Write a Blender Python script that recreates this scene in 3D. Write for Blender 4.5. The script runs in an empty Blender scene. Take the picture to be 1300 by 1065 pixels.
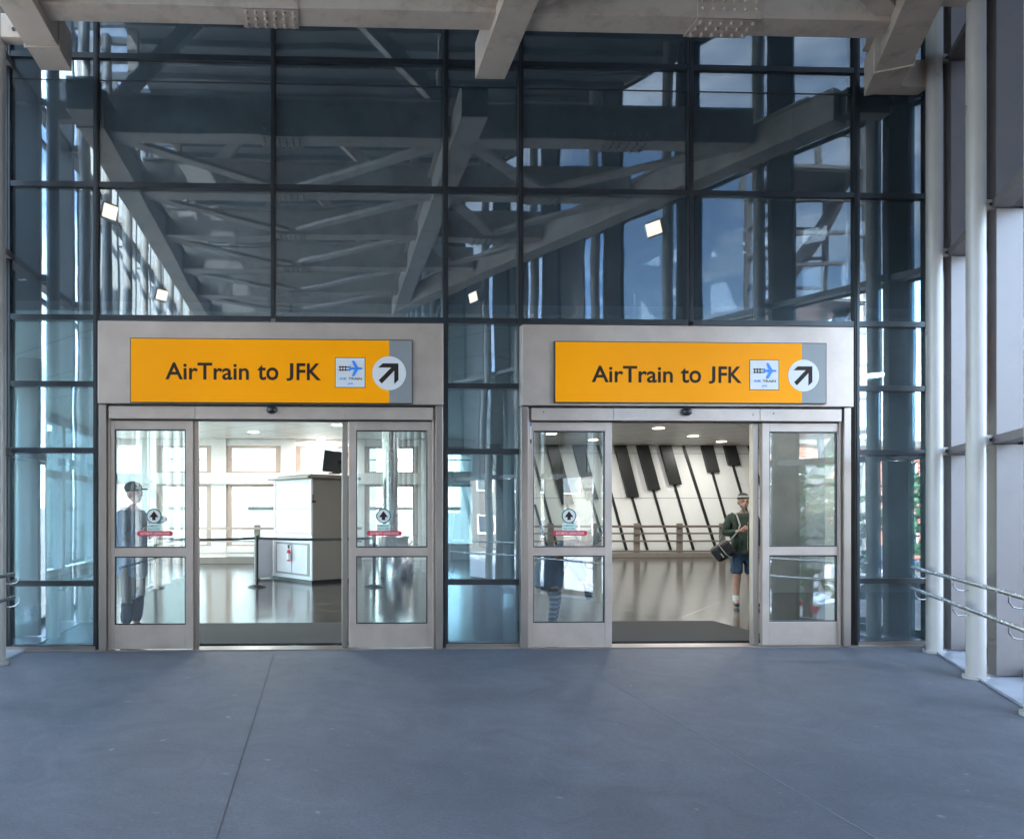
import bpy, bmesh, math, random
from mathutils import Vector, Matrix
random.seed(7)
R = math.radians
SC = bpy.context.scene
COL = SC.collection

# ------------------------------------------------------------------ camera model
TH = R(1.9); FPX = 950.0; PX, PY = 436.0, 650.0
CAM = Vector((0, -7.85, 1.43))
def ray(px, py):
    u = (px - PX) / FPX; v = (PY - py) / FPX
    return Vector((math.sin(TH) + u * math.cos(TH), math.cos(TH) - u * math.sin(TH), v))
def W(px, py, y=0.0):
    d = ray(px, py); t = (y - CAM.y) / d.y
    return CAM + d * t
def G(px, py, z=0.0):
    d = ray(px, py); t = (z - CAM.z) / d.z
    return CAM + d * t
def FX(px, y=0.0, py=650): return W(px, py, y).x
def FZ(px, py, y=0.0): return W(px, py, y).z

# ------------------------------------------------------------------ materials
MATS = {}
def nt(name):
    m = bpy.data.materials.new(name); m.use_nodes = True
    t = m.node_tree; t.nodes.clear()
    o = t.nodes.new('ShaderNodeOutputMaterial')
    MATS[name] = m
    return m, t, o
def pbr(name, col, rough=0.5, metal=0.0, var=0.12, scale=6.0, stretch=(1, 1, 1), bump=0.0, bscale=60.0,
        rvar=0.08, dirt=None, dirt_amt=0.0, dscale=3.0, spec=0.5, coat=0.0):
    m, t, o = nt(name)
    N = t.nodes.new; L = t.links.new
    b = N('ShaderNodeBsdfPrincipled'); L(b.outputs[0], o.inputs[0])
    tc = N('ShaderNodeTexCoord'); mp = N('ShaderNodeMapping'); mp.inputs['Scale'].default_value = stretch
    L(tc.outputs['Object'], mp.inputs[0])
    n = N('ShaderNodeTexNoise'); n.inputs['Scale'].default_value = scale; n.inputs['Detail'].default_value = 6
    L(mp.outputs[0], n.inputs[0])
    r = N('ShaderNodeValToRGB')
    r.color_ramp.elements[0].position = 0.3; r.color_ramp.elements[1].position = 0.7
    r.color_ramp.elements[0].color = tuple(c * (1 - var) for c in col) + (1,)
    r.color_ramp.elements[1].color = tuple(min(1, c * (1 + var)) for c in col) + (1,)
    L(n.outputs[0], r.inputs[0])
    out = r.outputs[0]
    if dirt:
        n2 = N('ShaderNodeTexNoise'); n2.inputs['Scale'].default_value = dscale; n2.inputs['Detail'].default_value = 8
        n2.inputs['Roughness'].default_value = 0.7
        L(tc.outputs['Object'], n2.inputs[0])
        r2 = N('ShaderNodeValToRGB'); r2.color_ramp.elements[0].position = 0.5; r2.color_ramp.elements[1].position = 0.72
        r2.color_ramp.elements[0].color = (0, 0, 0, 1); r2.color_ramp.elements[1].color = (dirt_amt,) * 3 + (1,)
        L(n2.outputs[0], r2.inputs[0])
        mx = N('ShaderNodeMix'); mx.data_type = 'RGBA'
        L(r2.outputs[0], mx.inputs[0]); L(out, mx.inputs[6]); mx.inputs[7].default_value = tuple(dirt) + (1,)
        out = mx.outputs[2]
    L(out, b.inputs['Base Color'])
    b.inputs['Metallic'].default_value = metal
    b.inputs['Specular IOR Level'].default_value = spec
    b.inputs['Coat Weight'].default_value = coat
    mr = N('ShaderNodeMapRange'); mr.inputs[3].default_value = max(0.02, rough - rvar); mr.inputs[4].default_value = min(1, rough + rvar)
    L(n.outputs[0], mr.inputs[0]); L(mr.outputs[0], b.inputs['Roughness'])
    if bump:
        n3 = N('ShaderNodeTexNoise'); n3.inputs['Scale'].default_value = bscale; n3.inputs['Detail'].default_value = 3
        L(mp.outputs[0], n3.inputs[0])
        bp = N('ShaderNodeBump'); bp.inputs['Strength'].default_value = bump; bp.inputs['Distance'].default_value = 0.01
        L(n3.outputs[0], bp.inputs['Height']); L(bp.outputs[0], b.inputs['Normal'])
    return m
def glass(name, tint, refl, rcol=(1, 1, 1), wob=0.0, wscale=1.2, smear=0.0, haze=0.0):
    m, t, o = nt(name)
    N = t.nodes.new; L = t.links.new
    tr = N('ShaderNodeBsdfTransparent'); tr.inputs[0].default_value = tuple(tint) + (1,)
    gl = N('ShaderNodeBsdfGlossy'); gl.inputs['Color'].default_value = tuple(rcol) + (1,); gl.inputs['Roughness'].default_value = 0.0
    lw = N('ShaderNodeLayerWeight'); lw.inputs[0].default_value = 0.5
    pw = N('ShaderNodeMath'); pw.operation = 'POWER'; pw.inputs[1].default_value = 4.0; L(lw.outputs['Facing'], pw.inputs[0])
    mr = N('ShaderNodeMapRange'); mr.inputs[3].default_value = refl; mr.inputs[4].default_value = 1.0
    L(pw.outputs[0], mr.inputs[0])
    mx = N('ShaderNodeMixShader'); L(mr.outputs[0], mx.inputs[0]); L(tr.outputs[0], mx.inputs[1]); L(gl.outputs[0], mx.inputs[2])
    if wob:
        tc = N('ShaderNodeTexCoord'); n = N('ShaderNodeTexNoise'); n.inputs['Scale'].default_value = wscale; n.inputs['Detail'].default_value = 1
        L(tc.outputs['Object'], n.inputs[0])
        bp = N('ShaderNodeBump'); bp.inputs['Strength'].default_value = 1.0; bp.inputs['Distance'].default_value = wob
        L(n.outputs[0], bp.inputs['Height']); L(bp.outputs[0], gl.inputs['Normal'])
    out = mx
    if smear:
        tc2 = N('ShaderNodeTexCoord'); n2 = N('ShaderNodeTexNoise'); n2.inputs['Scale'].default_value = 2.5; n2.inputs['Detail'].default_value = 7
        L(tc2.outputs['Object'], n2.inputs[0])
        r2 = N('ShaderNodeMapRange'); r2.inputs[1].default_value = 0.45; r2.inputs[2].default_value = 0.8; r2.inputs[3].default_value = haze; r2.inputs[4].default_value = haze + smear
        L(n2.outputs[0], r2.inputs[0])
        df = N('ShaderNodeBsdfDiffuse'); df.inputs[0].default_value = (0.40, 0.50, 0.56, 1)
        m2 = N('ShaderNodeMixShader'); L(r2.outputs[0], m2.inputs[0]); L(mx.outputs[0], m2.inputs[1]); L(df.outputs[0], m2.inputs[2])
        out = m2
    L(out.outputs[0], o.inputs[0])
    return m
def emit(name, col, s):
    m, t, o = nt(name)
    e = t.nodes.new('ShaderNodeEmission'); e.inputs[0].default_value = tuple(col) + (1,); e.inputs[1].default_value = s
    t.links.new(e.outputs[0], o.inputs[0]); return m

steel = pbr('brushed_steel', (0.42, 0.335, 0.285), 0.42, 0.45, var=0.07, scale=5, stretch=(1, 1, 1), bump=0.03, bscale=180, dirt=(0.24, 0.20, 0.18), dirt_amt=0.3, dscale=1.1)
steel_b = pbr('steel_trim', (0.29, 0.24, 0.21), 0.32, 0.65, var=0.04, scale=3)
chrome = pbr('polished_steel', (0.42, 0.42, 0.42), 0.26, 1.0, var=0.04)
paint = pbr('cream_beam_paint', (0.44, 0.36, 0.295), 0.48, 0, var=0.07, scale=4, bump=0.05, bscale=90, dirt=(0.17, 0.12, 0.09), dirt_amt=0.55, dscale=3.4)
tubep = pbr('white_tube_paint', (0.33, 0.305, 0.285), 0.30, 0, var=0.05, scale=3, dirt=(0.28, 0.25, 0.22), dirt_amt=0.25, dscale=2.5)
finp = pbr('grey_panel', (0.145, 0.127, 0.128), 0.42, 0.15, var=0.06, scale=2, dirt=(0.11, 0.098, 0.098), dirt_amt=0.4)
dark = pbr('black_mullion', (0.025, 0.028, 0.033), 0.35, 0.3, var=0.15)
deckm = pbr('roof_deck_paint', (0.22, 0.21, 0.20), 0.6, 0, var=0.15, scale=3)
finl = pbr('lightened_grey_panel', (0.30, 0.30, 0.30), 0.42, 0.1, var=0.06, scale=2, dirt=(0.2, 0.19, 0.18), dirt_amt=0.3)  # left fins' copy of the grey panel: missing brightness put into the colour
sillm = pbr('pale_sill', (0.32, 0.35, 0.40), 0.22, 0.2, var=0.08, scale=3, dirt=(0.3, 0.3, 0.3), dirt_amt=0.3)
orange = pbr('orange_sign', (1.0, 0.335, 0.0), 0.45, 0, var=0.02, scale=2, spec=0.12)
signgrey = pbr('grey_sign', (0.22, 0.22, 0.22), 0.4, 0, var=0.03)
signwhite = pbr('white_sign', (0.62, 0.60, 0.59), 0.4, 0, var=0.02)
ink = pbr('dark_ink', (0.03, 0.018, 0.013), 0.6, 0, var=0.1, spec=0.15)
blue = pbr('blue_ink', (0.02, 0.22, 0.72), 0.5, 0, var=0.05)
redm = pbr('red_sticker', (0.55, 0.02, 0.04), 0.4, 0, var=0.05)
greenm = pbr('green_sticker', (0.02, 0.16, 0.11), 0.4, 0, var=0.05)
blackp = pbr('black_plastic', (0.02, 0.02, 0.022), 0.3, 0, var=0.1)
white = pbr('white_frame', (0.78, 0.77, 0.75), 0.35, 0, var=0.04)
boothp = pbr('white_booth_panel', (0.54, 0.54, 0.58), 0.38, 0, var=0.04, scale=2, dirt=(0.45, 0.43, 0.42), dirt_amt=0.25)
booths = pbr('beige_wall_booth_shade', (0.25, 0.235, 0.21), 0.45, 0, var=0.05, scale=2)  # booth's darker unlit side put into the colour; the end wall shares it
tan = pbr('tan_kerb', (0.20, 0.175, 0.15), 0.4, 0, var=0.08)
matm = pbr('rubber_mat', (0.036, 0.035, 0.035), 0.9, 0, var=0.2, scale=120, bump=0.3, bscale=200)
pianow = pbr('ivory_key_panel', (0.76, 0.77, 0.75), 0.35, 0, var=0.03, scale=1)
pianob = pbr('black_key_panel', (0.018, 0.02, 0.019), 0.35, 0, var=0.1)
brick_c = None
upper = glass('reflective_facade_glass', (0.46, 0.58, 0.65), 0.25, (0.90, 0.97, 1.0), wob=0.0022, wscale=1.3, smear=0.05, haze=0.06)  # haze: even blue-grey film on the glass, added to lift dark reflections
doorg = glass('clear_door_glass', (0.84, 0.89, 0.89), 0.17, (0.95, 0.98, 1.0), wob=0.001, wscale=1.6, smear=0.03)
wing = glass('window_glass', (0.86, 0.92, 0.96), 0.05)
wint = glass('tinted_window_glass', (0.30, 0.34, 0.385), 0.06)
wdark = glass('dark_tinted_glass', (0.27, 0.285, 0.30), 0.06)
hallg = glass('hall_window_glass', (0.78, 0.88, 0.87), 0.05)

def bridge_floor_mat():
    m, t, o = nt('bridge_floor'); N = t.nodes.new; L = t.links.new
    b = N('ShaderNodeBsdfPrincipled'); L(b.outputs[0], o.inputs[0])
    tc = N('ShaderNodeTexCoord')
    n = N('ShaderNodeTexNoise'); n.inputs['Scale'].default_value = 0.8; n.inputs['Detail'].default_value = 8; n.inputs['Roughness'].default_value = 0.65
    L(tc.outputs['Object'], n.inputs[0])
    r = N('ShaderNodeValToRGB'); r.color_ramp.elements[0].position = 0.32; r.color_ramp.elements[1].position = 0.7
    r.color_ramp.elements[0].color = (0.070, 0.074, 0.088, 1); r.color_ramp.elements[1].color = (0.094, 0.099, 0.117, 1)
    L(n.outputs[0], r.inputs[0])
    ws = N('ShaderNodeTexNoise'); ws.inputs['Scale'].default_value = 2.3; ws.inputs['Detail'].default_value = 10; ws.inputs['Roughness'].default_value = 0.75; ws.inputs['Distortion'].default_value = 1.2
    L(tc.outputs['Object'], ws.inputs[0])
    wr = N('ShaderNodeMapRange'); wr.inputs[1].default_value = 0.35; wr.inputs[2].default_value = 0.65; wr.inputs[3].default_value = 0.82; wr.inputs[4].default_value = 1.12
    L(ws.outputs[0], wr.inputs[0])
    wm = N('ShaderNodeMix'); wm.data_type = 'RGBA'; wm.blend_type = 'MULTIPLY'; wm.inputs[0].default_value = 1
    L(r.outputs[0], wm.inputs[6]); L(wr.outputs[0], wm.inputs[7])
    # fine grain
    g = N('ShaderNodeTexNoise'); g.inputs['Scale'].default_value = 55; g.inputs['Detail'].default_value = 6; g.inputs['Roughness'].default_value = 0.8
    L(tc.outputs['Object'], g.inputs[0])
    gm = N('ShaderNodeMapRange'); gm.inputs[1].default_value = 0.3; gm.inputs[2].default_value = 0.7; gm.inputs[3].default_value = 0.72; gm.inputs[4].default_value = 1.26
    L(g.outputs[0], gm.inputs[0])
    mm = N('ShaderNodeMix'); mm.data_type = 'RGBA'; mm.blend_type = 'MULTIPLY'; mm.inputs[0].default_value = 1
    L(wm.outputs[2], mm.inputs[6]); L(gm.outputs[0], mm.inputs[7])
    # sparse pale scuffs
    mp = N('ShaderNodeMapping'); mp.inputs['Scale'].default_value = (1.0, 1.0, 1); L(tc.outputs['Object'], mp.inputs[0])
    ds = N('ShaderNodeTexNoise'); ds.inputs['Scale'].default_value = 9; L(mp.outputs[0], ds.inputs[0])
    ad = N('ShaderNodeVectorMath'); ad.operation = 'MULTIPLY_ADD'; L(ds.outputs['Color'], ad.inputs[0]); ad.inputs[1].default_value = (0.12, 0.12, 0); L(mp.outputs[0], ad.inputs[2])
    v = N('ShaderNodeTexVoronoi'); v.inputs['Scale'].default_value = 3.4; v.inputs['Randomness'].default_value = 1; L(ad.outputs[0], v.inputs['Vector'])
    sr = N('ShaderNodeValToRGB'); sr.color_ramp.elements[0].position = 0.03; sr.color_ramp.elements[1].position = 0.06
    sr.color_ramp.elements[0].color = (0.55,) * 3 + (1,); sr.color_ramp.elements[1].color = (0, 0, 0, 1)
    L(v.outputs['Distance'], sr.inputs[0])
    m2 = N('ShaderNodeMix'); m2.data_type = 'RGBA'; L(sr.outputs[0], m2.inputs[0]); L(mm.outputs[2], m2.inputs[6]); m2.inputs[7].default_value = (0.20, 0.205, 0.22, 1)
    v2 = N('ShaderNodeTexVoronoi'); v2.inputs['Scale'].default_value = 7; L(tc.outputs['Object'], v2.inputs['Vector'])
    s2 = N('ShaderNodeValToRGB'); s2.color_ramp.elements[0].position = 0.02; s2.color_ramp.elements[1].position = 0.04
    s2.color_ramp.elements[0].color = (0.6,) * 3 + (1,); s2.color_ramp.elements[1].color = (0, 0, 0, 1); L(v2.outputs['Distance'], s2.inputs[0])
    m3 = N('ShaderNodeMix'); m3.data_type = 'RGBA'; L(s2.outputs[0], m3.inputs[0]); L(m2.outputs[2], m3.inputs[6]); m3.inputs[7].default_value = (0.04, 0.04, 0.045, 1)
    mp3 = N('ShaderNodeMapping'); mp3.inputs['Scale'].default_value = (1.0, 4.5, 1); mp3.inputs['Rotation'].default_value = (0, 0, R(12)); L(tc.outputs['Object'], mp3.inputs[0])
    v3 = N('ShaderNodeTexVoronoi'); v3.inputs['Scale'].default_value = 3.1; L(mp3.outputs[0], v3.inputs['Vector'])
    s3 = N('ShaderNodeValToRGB'); s3.color_ramp.elements[0].position = 0.03; s3.color_ramp.elements[1].position = 0.075
    s3.color_ramp.elements[0].color = (0.42,) * 3 + (1,); s3.color_ramp.elements[1].color = (0, 0, 0, 1); L(v3.outputs['Distance'], s3.inputs[0])
    m4 = N('ShaderNodeMix'); m4.data_type = 'RGBA'; L(s3.outputs[0], m4.inputs[0]); L(m3.outputs[2], m4.inputs[6]); m4.inputs[7].default_value = (0.22, 0.23, 0.25, 1)
    L(m4.outputs[2], b.inputs['Base Color'])
    rr = N('ShaderNodeMapRange'); rr.inputs[3].default_value = 0.58; rr.inputs[4].default_value = 0.75; b.inputs['Specular IOR Level'].default_value = 0.4; L(n.outputs[0], rr.inputs[0]); L(rr.outputs[0], b.inputs['Roughness'])
    bp = N('ShaderNodeBump'); bp.inputs['Strength'].default_value = 0.12; bp.inputs['Distance'].default_value = 0.004; L(g.outputs[0], bp.inputs['Height']); L(bp.outputs[0], b.inputs['Normal'])
    return m
def hall_floor_mat():
    m, t, o = nt('polished_terrazzo'); N = t.nodes.new; L = t.links.new
    b = N('ShaderNodeBsdfPrincipled'); L(b.outputs[0], o.inputs[0])
    tc = N('ShaderNodeTexCoord')
    mp = N('ShaderNodeMapping'); mp.inputs['Rotation'].default_value = (0, 0, R(40)); L(tc.outputs['Object'], mp.inputs[0])
    n = N('ShaderNodeTexNoise'); n.inputs['Scale'].default_value = 90; n.inputs['Detail'].default_value = 4; L(tc.outputs['Object'], n.inputs[0])
    r = N('ShaderNodeValToRGB'); r.color_ramp.elements[0].position = 0.35; r.color_ramp.elements[1].position = 0.65
    r.color_ramp.elements[0].color = (0.032, 0.031, 0.030, 1); r.color_ramp.elements[1].color = (0.072, 0.070, 0.066, 1); L(n.outputs[0], r.inputs[0])
    bk = N('ShaderNodeTexBrick'); bk.offset = 0; bk.inputs['Scale'].default_value = 1; bk.inputs['Brick Width'].default_value = 2.4; bk.inputs['Row Height'].default_value = 2.4
    bk.inputs['Mortar Size'].default_value = 0.018; bk.inputs['Color1'].default_value = (0, 0, 0, 1); bk.inputs['Color2'].default_value = (0, 0, 0, 1); bk.inputs['Mortar'].default_value = (0.6,) * 3 + (1,)
    L(mp.outputs[0], bk.inputs[0])
    mx = N('ShaderNodeMix'); mx.data_type = 'RGBA'; L(bk.outputs[0], mx.inputs[0]); L(r.outputs[0], mx.inputs[6]); mx.inputs[7].default_value = (0.30, 0.28, 0.25, 1)
    L(mx.outputs[2], b.inputs['Base Color'])
    b.inputs['Roughness'].default_value = 0.15; b.inputs['Specular IOR Level'].default_value = 0.33
    n2 = N('ShaderNodeTexNoise'); n2.inputs['Scale'].default_value = 1.6; n2.inputs['Detail'].default_value = 2; L(tc.outputs['Object'], n2.inputs[0])
    bp = N('ShaderNodeBump'); bp.inputs['Strength'].default_value = 0.5; bp.inputs['Distance'].default_value = 0.006; L(n2.outputs[0], bp.inputs['Height']); L(bp.outputs[0], b.inputs['Normal'])
    return m
def ceil_mat():
    m, t, o = nt('metal_ceiling_panels'); N = t.nodes.new; L = t.links.new
    b = N('ShaderNodeBsdfPrincipled'); L(b.outputs[0], o.inputs[0])
    tc = N('ShaderNodeTexCoord'); mp = N('ShaderNodeMapping'); mp.inputs['Rotation'].default_value = (0, 0, R(45)); L(tc.outputs['Object'], mp.inputs[0])
    bk = N('ShaderNodeTexBrick'); bk.inputs['Scale'].default_value = 1; bk.inputs['Brick Width'].default_value = 3.2; bk.inputs['Row Height'].default_value = 1.1
    bk.inputs['Mortar Size'].default_value = 0.014; bk.inputs['Color1'].default_value = (0.66, 0.63, 0.59, 1); bk.inputs['Color2'].default_value = (0.61, 0.585, 0.55, 1); bk.inputs['Mortar'].default_value = (0.14, 0.13, 0.12, 1)
    L(mp.outputs[0], bk.inputs[0]); L(bk.outputs[0], b.inputs['Base Color']); b.inputs['Roughness'].default_value = 0.4
    return m
def brick_mat(name, c1, c2, mo, sc=1.0):
    m, t, o = nt(name); N = t.nodes.new; L = t.links.new
    b = N('ShaderNodeBsdfPrincipled'); L(b.outputs[0], o.inputs[0])
    tc = N('ShaderNodeTexCoord'); mp = N('ShaderNodeMapping'); mp.inputs['Rotation'].default_value = (R(90), 0, 0); L(tc.outputs['Object'], mp.inputs[0])
    bk = N('ShaderNodeTexBrick'); bk.inputs['Scale'].default_value = sc; bk.inputs['Brick Width'].default_value = 0.5; bk.inputs['Row Height'].default_value = 0.18
    bk.inputs['Color1'].default_value = c1 + (1,); bk.inputs['Color2'].default_value = c2 + (1,); bk.inputs['Mortar'].default_value = mo + (1,)
    L(mp.outputs[0], bk.inputs[0]); L(bk.outputs[0], b.inputs['Base Color']); b.inputs['Roughness'].default_value = 0.85
    return m
floorm = bridge_floor_mat(); hfloor = hall_floor_mat(); ceilm = ceil_mat()
brickm = brick_mat('red_brick', (0.42, 0.13, 0.08), (0.34, 0.10, 0.06), (0.40, 0.33, 0.28))
asphalt = pbr('asphalt', (0.30, 0.29, 0.28), 0.9, 0, var=0.2, scale=2)
lampon = emit('lamp_glow', (1.0, 0.86, 0.62), 1.3)
floodon = emit('flood_glow', (1.0, 0.76, 0.55), 0.42)

# ------------------------------------------------------------------ mesh builder
class MB:
    def __init__(s): s.v = []; s.f = []; s.mi = []; s.mats = []; s.sm = []
    def m(s, mat):
        if mat not in s.mats: s.mats.append(mat)
        return s.mats.index(mat)
    def poly(s, pts, faces, mat, smooth=False):
        k = len(s.v); s.v += [tuple(p) for p in pts]; i = s.m(mat)
        for f in faces: s.f.append(tuple(k + a for a in f)); s.mi.append(i); s.sm.append(smooth)
        return s
    def box(s, x0, x1, y0, y1, z0, z1, mat):
        x0, x1 = sorted((x0, x1)); y0, y1 = sorted((y0, y1)); z0, z1 = sorted((z0, z1))
        p = [(x0, y0, z0), (x1, y0, z0), (x1, y1, z0), (x0, y1, z0), (x0, y0, z1), (x1, y0, z1), (x1, y1, z1), (x0, y1, z1)]
        return s.poly(p, [(0, 3, 2, 1), (4, 5, 6, 7), (0, 1, 5, 4), (1, 2, 6, 5), (2, 3, 7, 6), (3, 0, 4, 7)], mat)
    def bar(s, a, b, w, h, mat, up=(0, 0, 1)):
        a = Vector(a); b = Vector(b); d = (b - a).normalized(); u = Vector(up)
        if abs(d.dot(u)) > 0.99: u = Vector((0, 1, 0))
        sd = d.cross(u).normalized(); u = sd.cross(d).normalized()
        p = []
        for c in (a, b):
            for i, j in ((-1, -1), (1, -1), (1, 1), (-1, 1)): p.append(c + sd * (i * w / 2) + u * (j * h / 2))
        return s.poly(p, [(0, 1, 2, 3), (7, 6, 5, 4), (0, 4, 5, 1), (1, 5, 6, 2), (2, 6, 7, 3), (3, 7, 4, 0)], mat)
    def tube(s, pts, r, mat, n=12, caps=True):
        pts = [Vector(p) for p in pts]; rs = r if isinstance(r, (list, tuple)) else [r] * len(pts)
        rings = []; prev = None
        for i, p in enumerate(pts):
            d = (pts[min(i + 1, len(pts) - 1)] - pts[max(i - 1, 0)]).normalized()
            if prev is None:
                ref = Vector((0, 0, 1)) if abs(d.z) < 0.9 else Vector((1, 0, 0))
                a = d.cross(ref).normalized()
            else: a = (prev - d * prev.dot(d)).normalized()
            prev = a; b = d.cross(a)
            rings.append([p + (a * math.cos(2 * math.pi * k / n) + b * math.sin(2 * math.pi * k / n)) * rs[i] for k in range(n)])
        flat = [q for rg in rings for q in rg]
        fs = [(i * n + k, i * n + (k + 1) % n, (i + 1) * n + (k + 1) % n, (i + 1) * n + k) for i in range(len(pts) - 1) for k in range(n)]
        s.poly(flat, fs, mat, True)
        if caps:
            s.poly(rings[0], [tuple(reversed(range(n)))], mat); s.poly(rings[-1], [tuple(range(n))], mat)
        return s
    def disc(s, c, r, y0, y1, mat, n=40):   # disc in the x-z plane
        a = [(c[0] + r * math.cos(2 * math.pi * k / n), y0, c[1] + r * math.sin(2 * math.pi * k / n)) for k in range(n)]
        b = [(p[0], y1, p[2]) for p in a]
        s.poly(a + b, [tuple(range(n)), tuple(reversed(range(n, 2 * n)))] + [(k, n + k, n + (k + 1) % n, (k + 1) % n) for k in range(n)], mat); return s
    def prism(s, pts, y0, y1, mat):         # polygon in x-z extruded in y
        n = len(pts)
        a = [(p[0], y0, p[1]) for p in pts]; b = [(p[0], y1, p[1]) for p in pts]
        s.poly(a + b, [tuple(range(n)), tuple(reversed(range(n, 2 * n)))] + [(k, n + k, n + (k + 1) % n, (k + 1) % n) for k in range(n)], mat); return s
    def slab(s, pts, z0, z1, mat):
        n = len(pts)
        a = [(p[0], p[1], z0) for p in pts]; b = [(p[0], p[1], z1) for p in pts]
        s.poly(a + b, [tuple(reversed(range(n))), tuple(range(n, 2 * n))] + [(k, (k + 1) % n, n + (k + 1) % n, n + k) for k in range(n)], mat); return s
    def ball(s, c, r, mat, seg=12, ring=8, sc=(1, 1, 1)):
        c = Vector(c); p = []; f = []
        for i in range(ring + 1):
            a = math.pi * i / ring
            for k in range(seg):
                b = 2 * math.pi * k / seg
                p.append(c + Vector((math.sin(a) * math.cos(b) * r * sc[0], math.sin(a) * math.sin(b) * r * sc[1], math.cos(a) * r * sc[2])))
        for i in range(ring):
            for k in range(seg): f.append((i * seg + k, (i + 1) * seg + k, (i + 1) * seg + (k + 1) % seg, i * seg + (k + 1) % seg))
        return s.poly(p, f, mat, True)
    def build(s, name, parent=None, bevel=0.0, origin=None):
        me = bpy.data.meshes.new(name)
        org = Vector(origin) if origin is not None else Vector((0, 0, 0))
        me.from_pydata([tuple(Vector(v) - org) for v in s.v], [], s.f)
        for mt in s.mats: me.materials.append(mt)
        for i, p in enumerate(me.polygons): p.material_index = s.mi[i]; p.use_smooth = s.sm[i]
        bm = bmesh.new(); bm.from_mesh(me); bmesh.ops.recalc_face_normals(bm, faces=bm.faces); bm.to_mesh(me); bm.free()
        me.update()
        o = bpy.data.objects.new(name, me); COL.objects.link(o)
        if parent is not None:
            o.parent = parent
            o.location = org - world_of(parent)
        else: o.location = org
        if bevel:
            b = o.modifiers.new('bevel', 'BEVEL'); b.width = bevel; b.segments = 2; b.limit_method = 'ANGLE'; b.angle_limit = R(40)
        return o
def world_of(o):
    p = Vector((0, 0, 0))
    while o is not None: p = p + o.location; o = o.parent
    return p
def tag(o, label=None, cat=None, group=None, kind=None):
    if label: o['label'] = label
    if cat: o['category'] = cat
    if group: o['group'] = group
    if kind: o['kind'] = kind
    return o
def empty(name, loc, label, cat, group=None):
    o = bpy.data.objects.new(name, None); COL.objects.link(o); o.location = loc; o.empty_display_size = 0.2
    return tag(o, label, cat, group)
def text_into(mb, s, x0, x1, z0, z1, y, mat, depth=0.004, bold=0.0, full=False):
    """letters as mesh, fitted in the rectangle (x0..x1, z0..z1), facing -y"""
    cu = bpy.data.curves.new('t', 'FONT'); cu.body = s; cu.size = 1; cu.extrude = 0.0; cu.offset = bold; cu.resolution_u = 4
    o = bpy.data.objects.new('t', cu); COL.objects.link(o)
    dg = bpy.context.evaluated_depsgraph_get(); me = bpy.data.meshes.new_from_object(o.evaluated_get(dg))
    vs = [v.co.copy() for v in me.vertices]; fs = [tuple(p.vertices) for p in me.polygons]
    bpy.data.objects.remove(o); bpy.data.curves.remove(cu)
    ax0 = min(v.x for v in vs); ax1 = max(v.x for v in vs); ay0 = 0.0 if not full else min(v.y for v in vs); ay1 = max(v.y for v in vs)
    sx = (x1 - x0) / (ax1 - ax0); sz = (z1 - z0) / (ay1 - ay0)
    P = [(x0 + (v.x - ax0) * sx, y, z0 + (v.y - ay0) * sz) for v in vs]
    mb.poly(P, fs, mat)
    bpy.data.meshes.remove(me)

# ================================================================== STRUCTURE: floors, ground
ROOFZ = 8.2
T1 = G(1186, 828); T2 = G(1239, 861)
tdir = (T2 - T1); tdir.z = 0; TSP = tdir.length; tdir.normalize()
path = [T1.copy()]
while (path[-1] + tdir * TSP).x > 2.0: path.append(path[-1] + tdir * TSP)
corner = path[-1].copy()
NFL = len(path)
k = 1
while corner.y - 1.34 * k > -40: path.append(Vector((corner.x, corner.y - 1.34 * k, 0))); k += 1
for p in path: p.z = 0
OFF = 0.50
def outp(p, d): return Vector((p.x + d, p.y, 0))
start = T1 - tdir * (abs(T1.y) / abs(tdir.y)); start.z = 0     # where the wall line meets the facade
LX = -3.01
fl = [(LX, 0), (start.x, 0), (corner.x, corner.y), (corner.x, -40), (LX, -40)]
tag(MB().slab(fl, -0.35, 0.0, floorm).build('bridge_floor'), kind='structure')
sl = MB()
sl.slab([(start.x + 0.004, 0), (start.x + OFF, 0), (corner.x + OFF, corner.y), (corner.x + OFF, -40), (corner.x + 0.004, -40), (corner.x + 0.004, corner.y)], -0.33, 0.02, sillm)
tag(sl.build('sill_strip'), kind='structure')
sl = MB().slab([(LX - 0.004, 0), (LX - OFF, 0), (LX - OFF, -40), (LX - 0.004, -40)], -0.33, 0.02, sillm)
tag(sl.build('sill_strip'), kind='structure')
# floor joints: thin recess strips laid in the floor
jx = G(343, 846).x; jx2 = G(723, 836).x
jm = pbr('joint', (0.06, 0.063, 0.072), 0.8); jm2 = pbr('pale_joint', (0.11, 0.113, 0.125), 0.7)
tag(MB().box(jx - .0016, jx + .0016, -39, -0.3, 0.0, 0.003, jm).build('floor_joint'), kind='structure')
tag(MB().box(jx2 - .003, jx2 + .003, -8.2, -0.3, 0.0, 0.003, jm2).build('floor_joint'), kind='structure')
tag(MB().box(LX, start.x, -0.10, 0.12, 0.0, 0.012, steel_b).build('threshold_strip'), kind='structure')
tag(MB().box(-6, 17, 0.12, 16.6, -0.35, 0.0, hfloor).build('hall_floor'), kind='structure')
tag(MB().box(-6, 17, 0.30, 16.6, 3.60, 3.70, ceilm).build('hall_ceiling'), kind='structure')
tag(MB().box(-3000, 3000, -3000, 3000, -1.6, -1.3, asphalt).build('street'), kind='structure')
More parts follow.
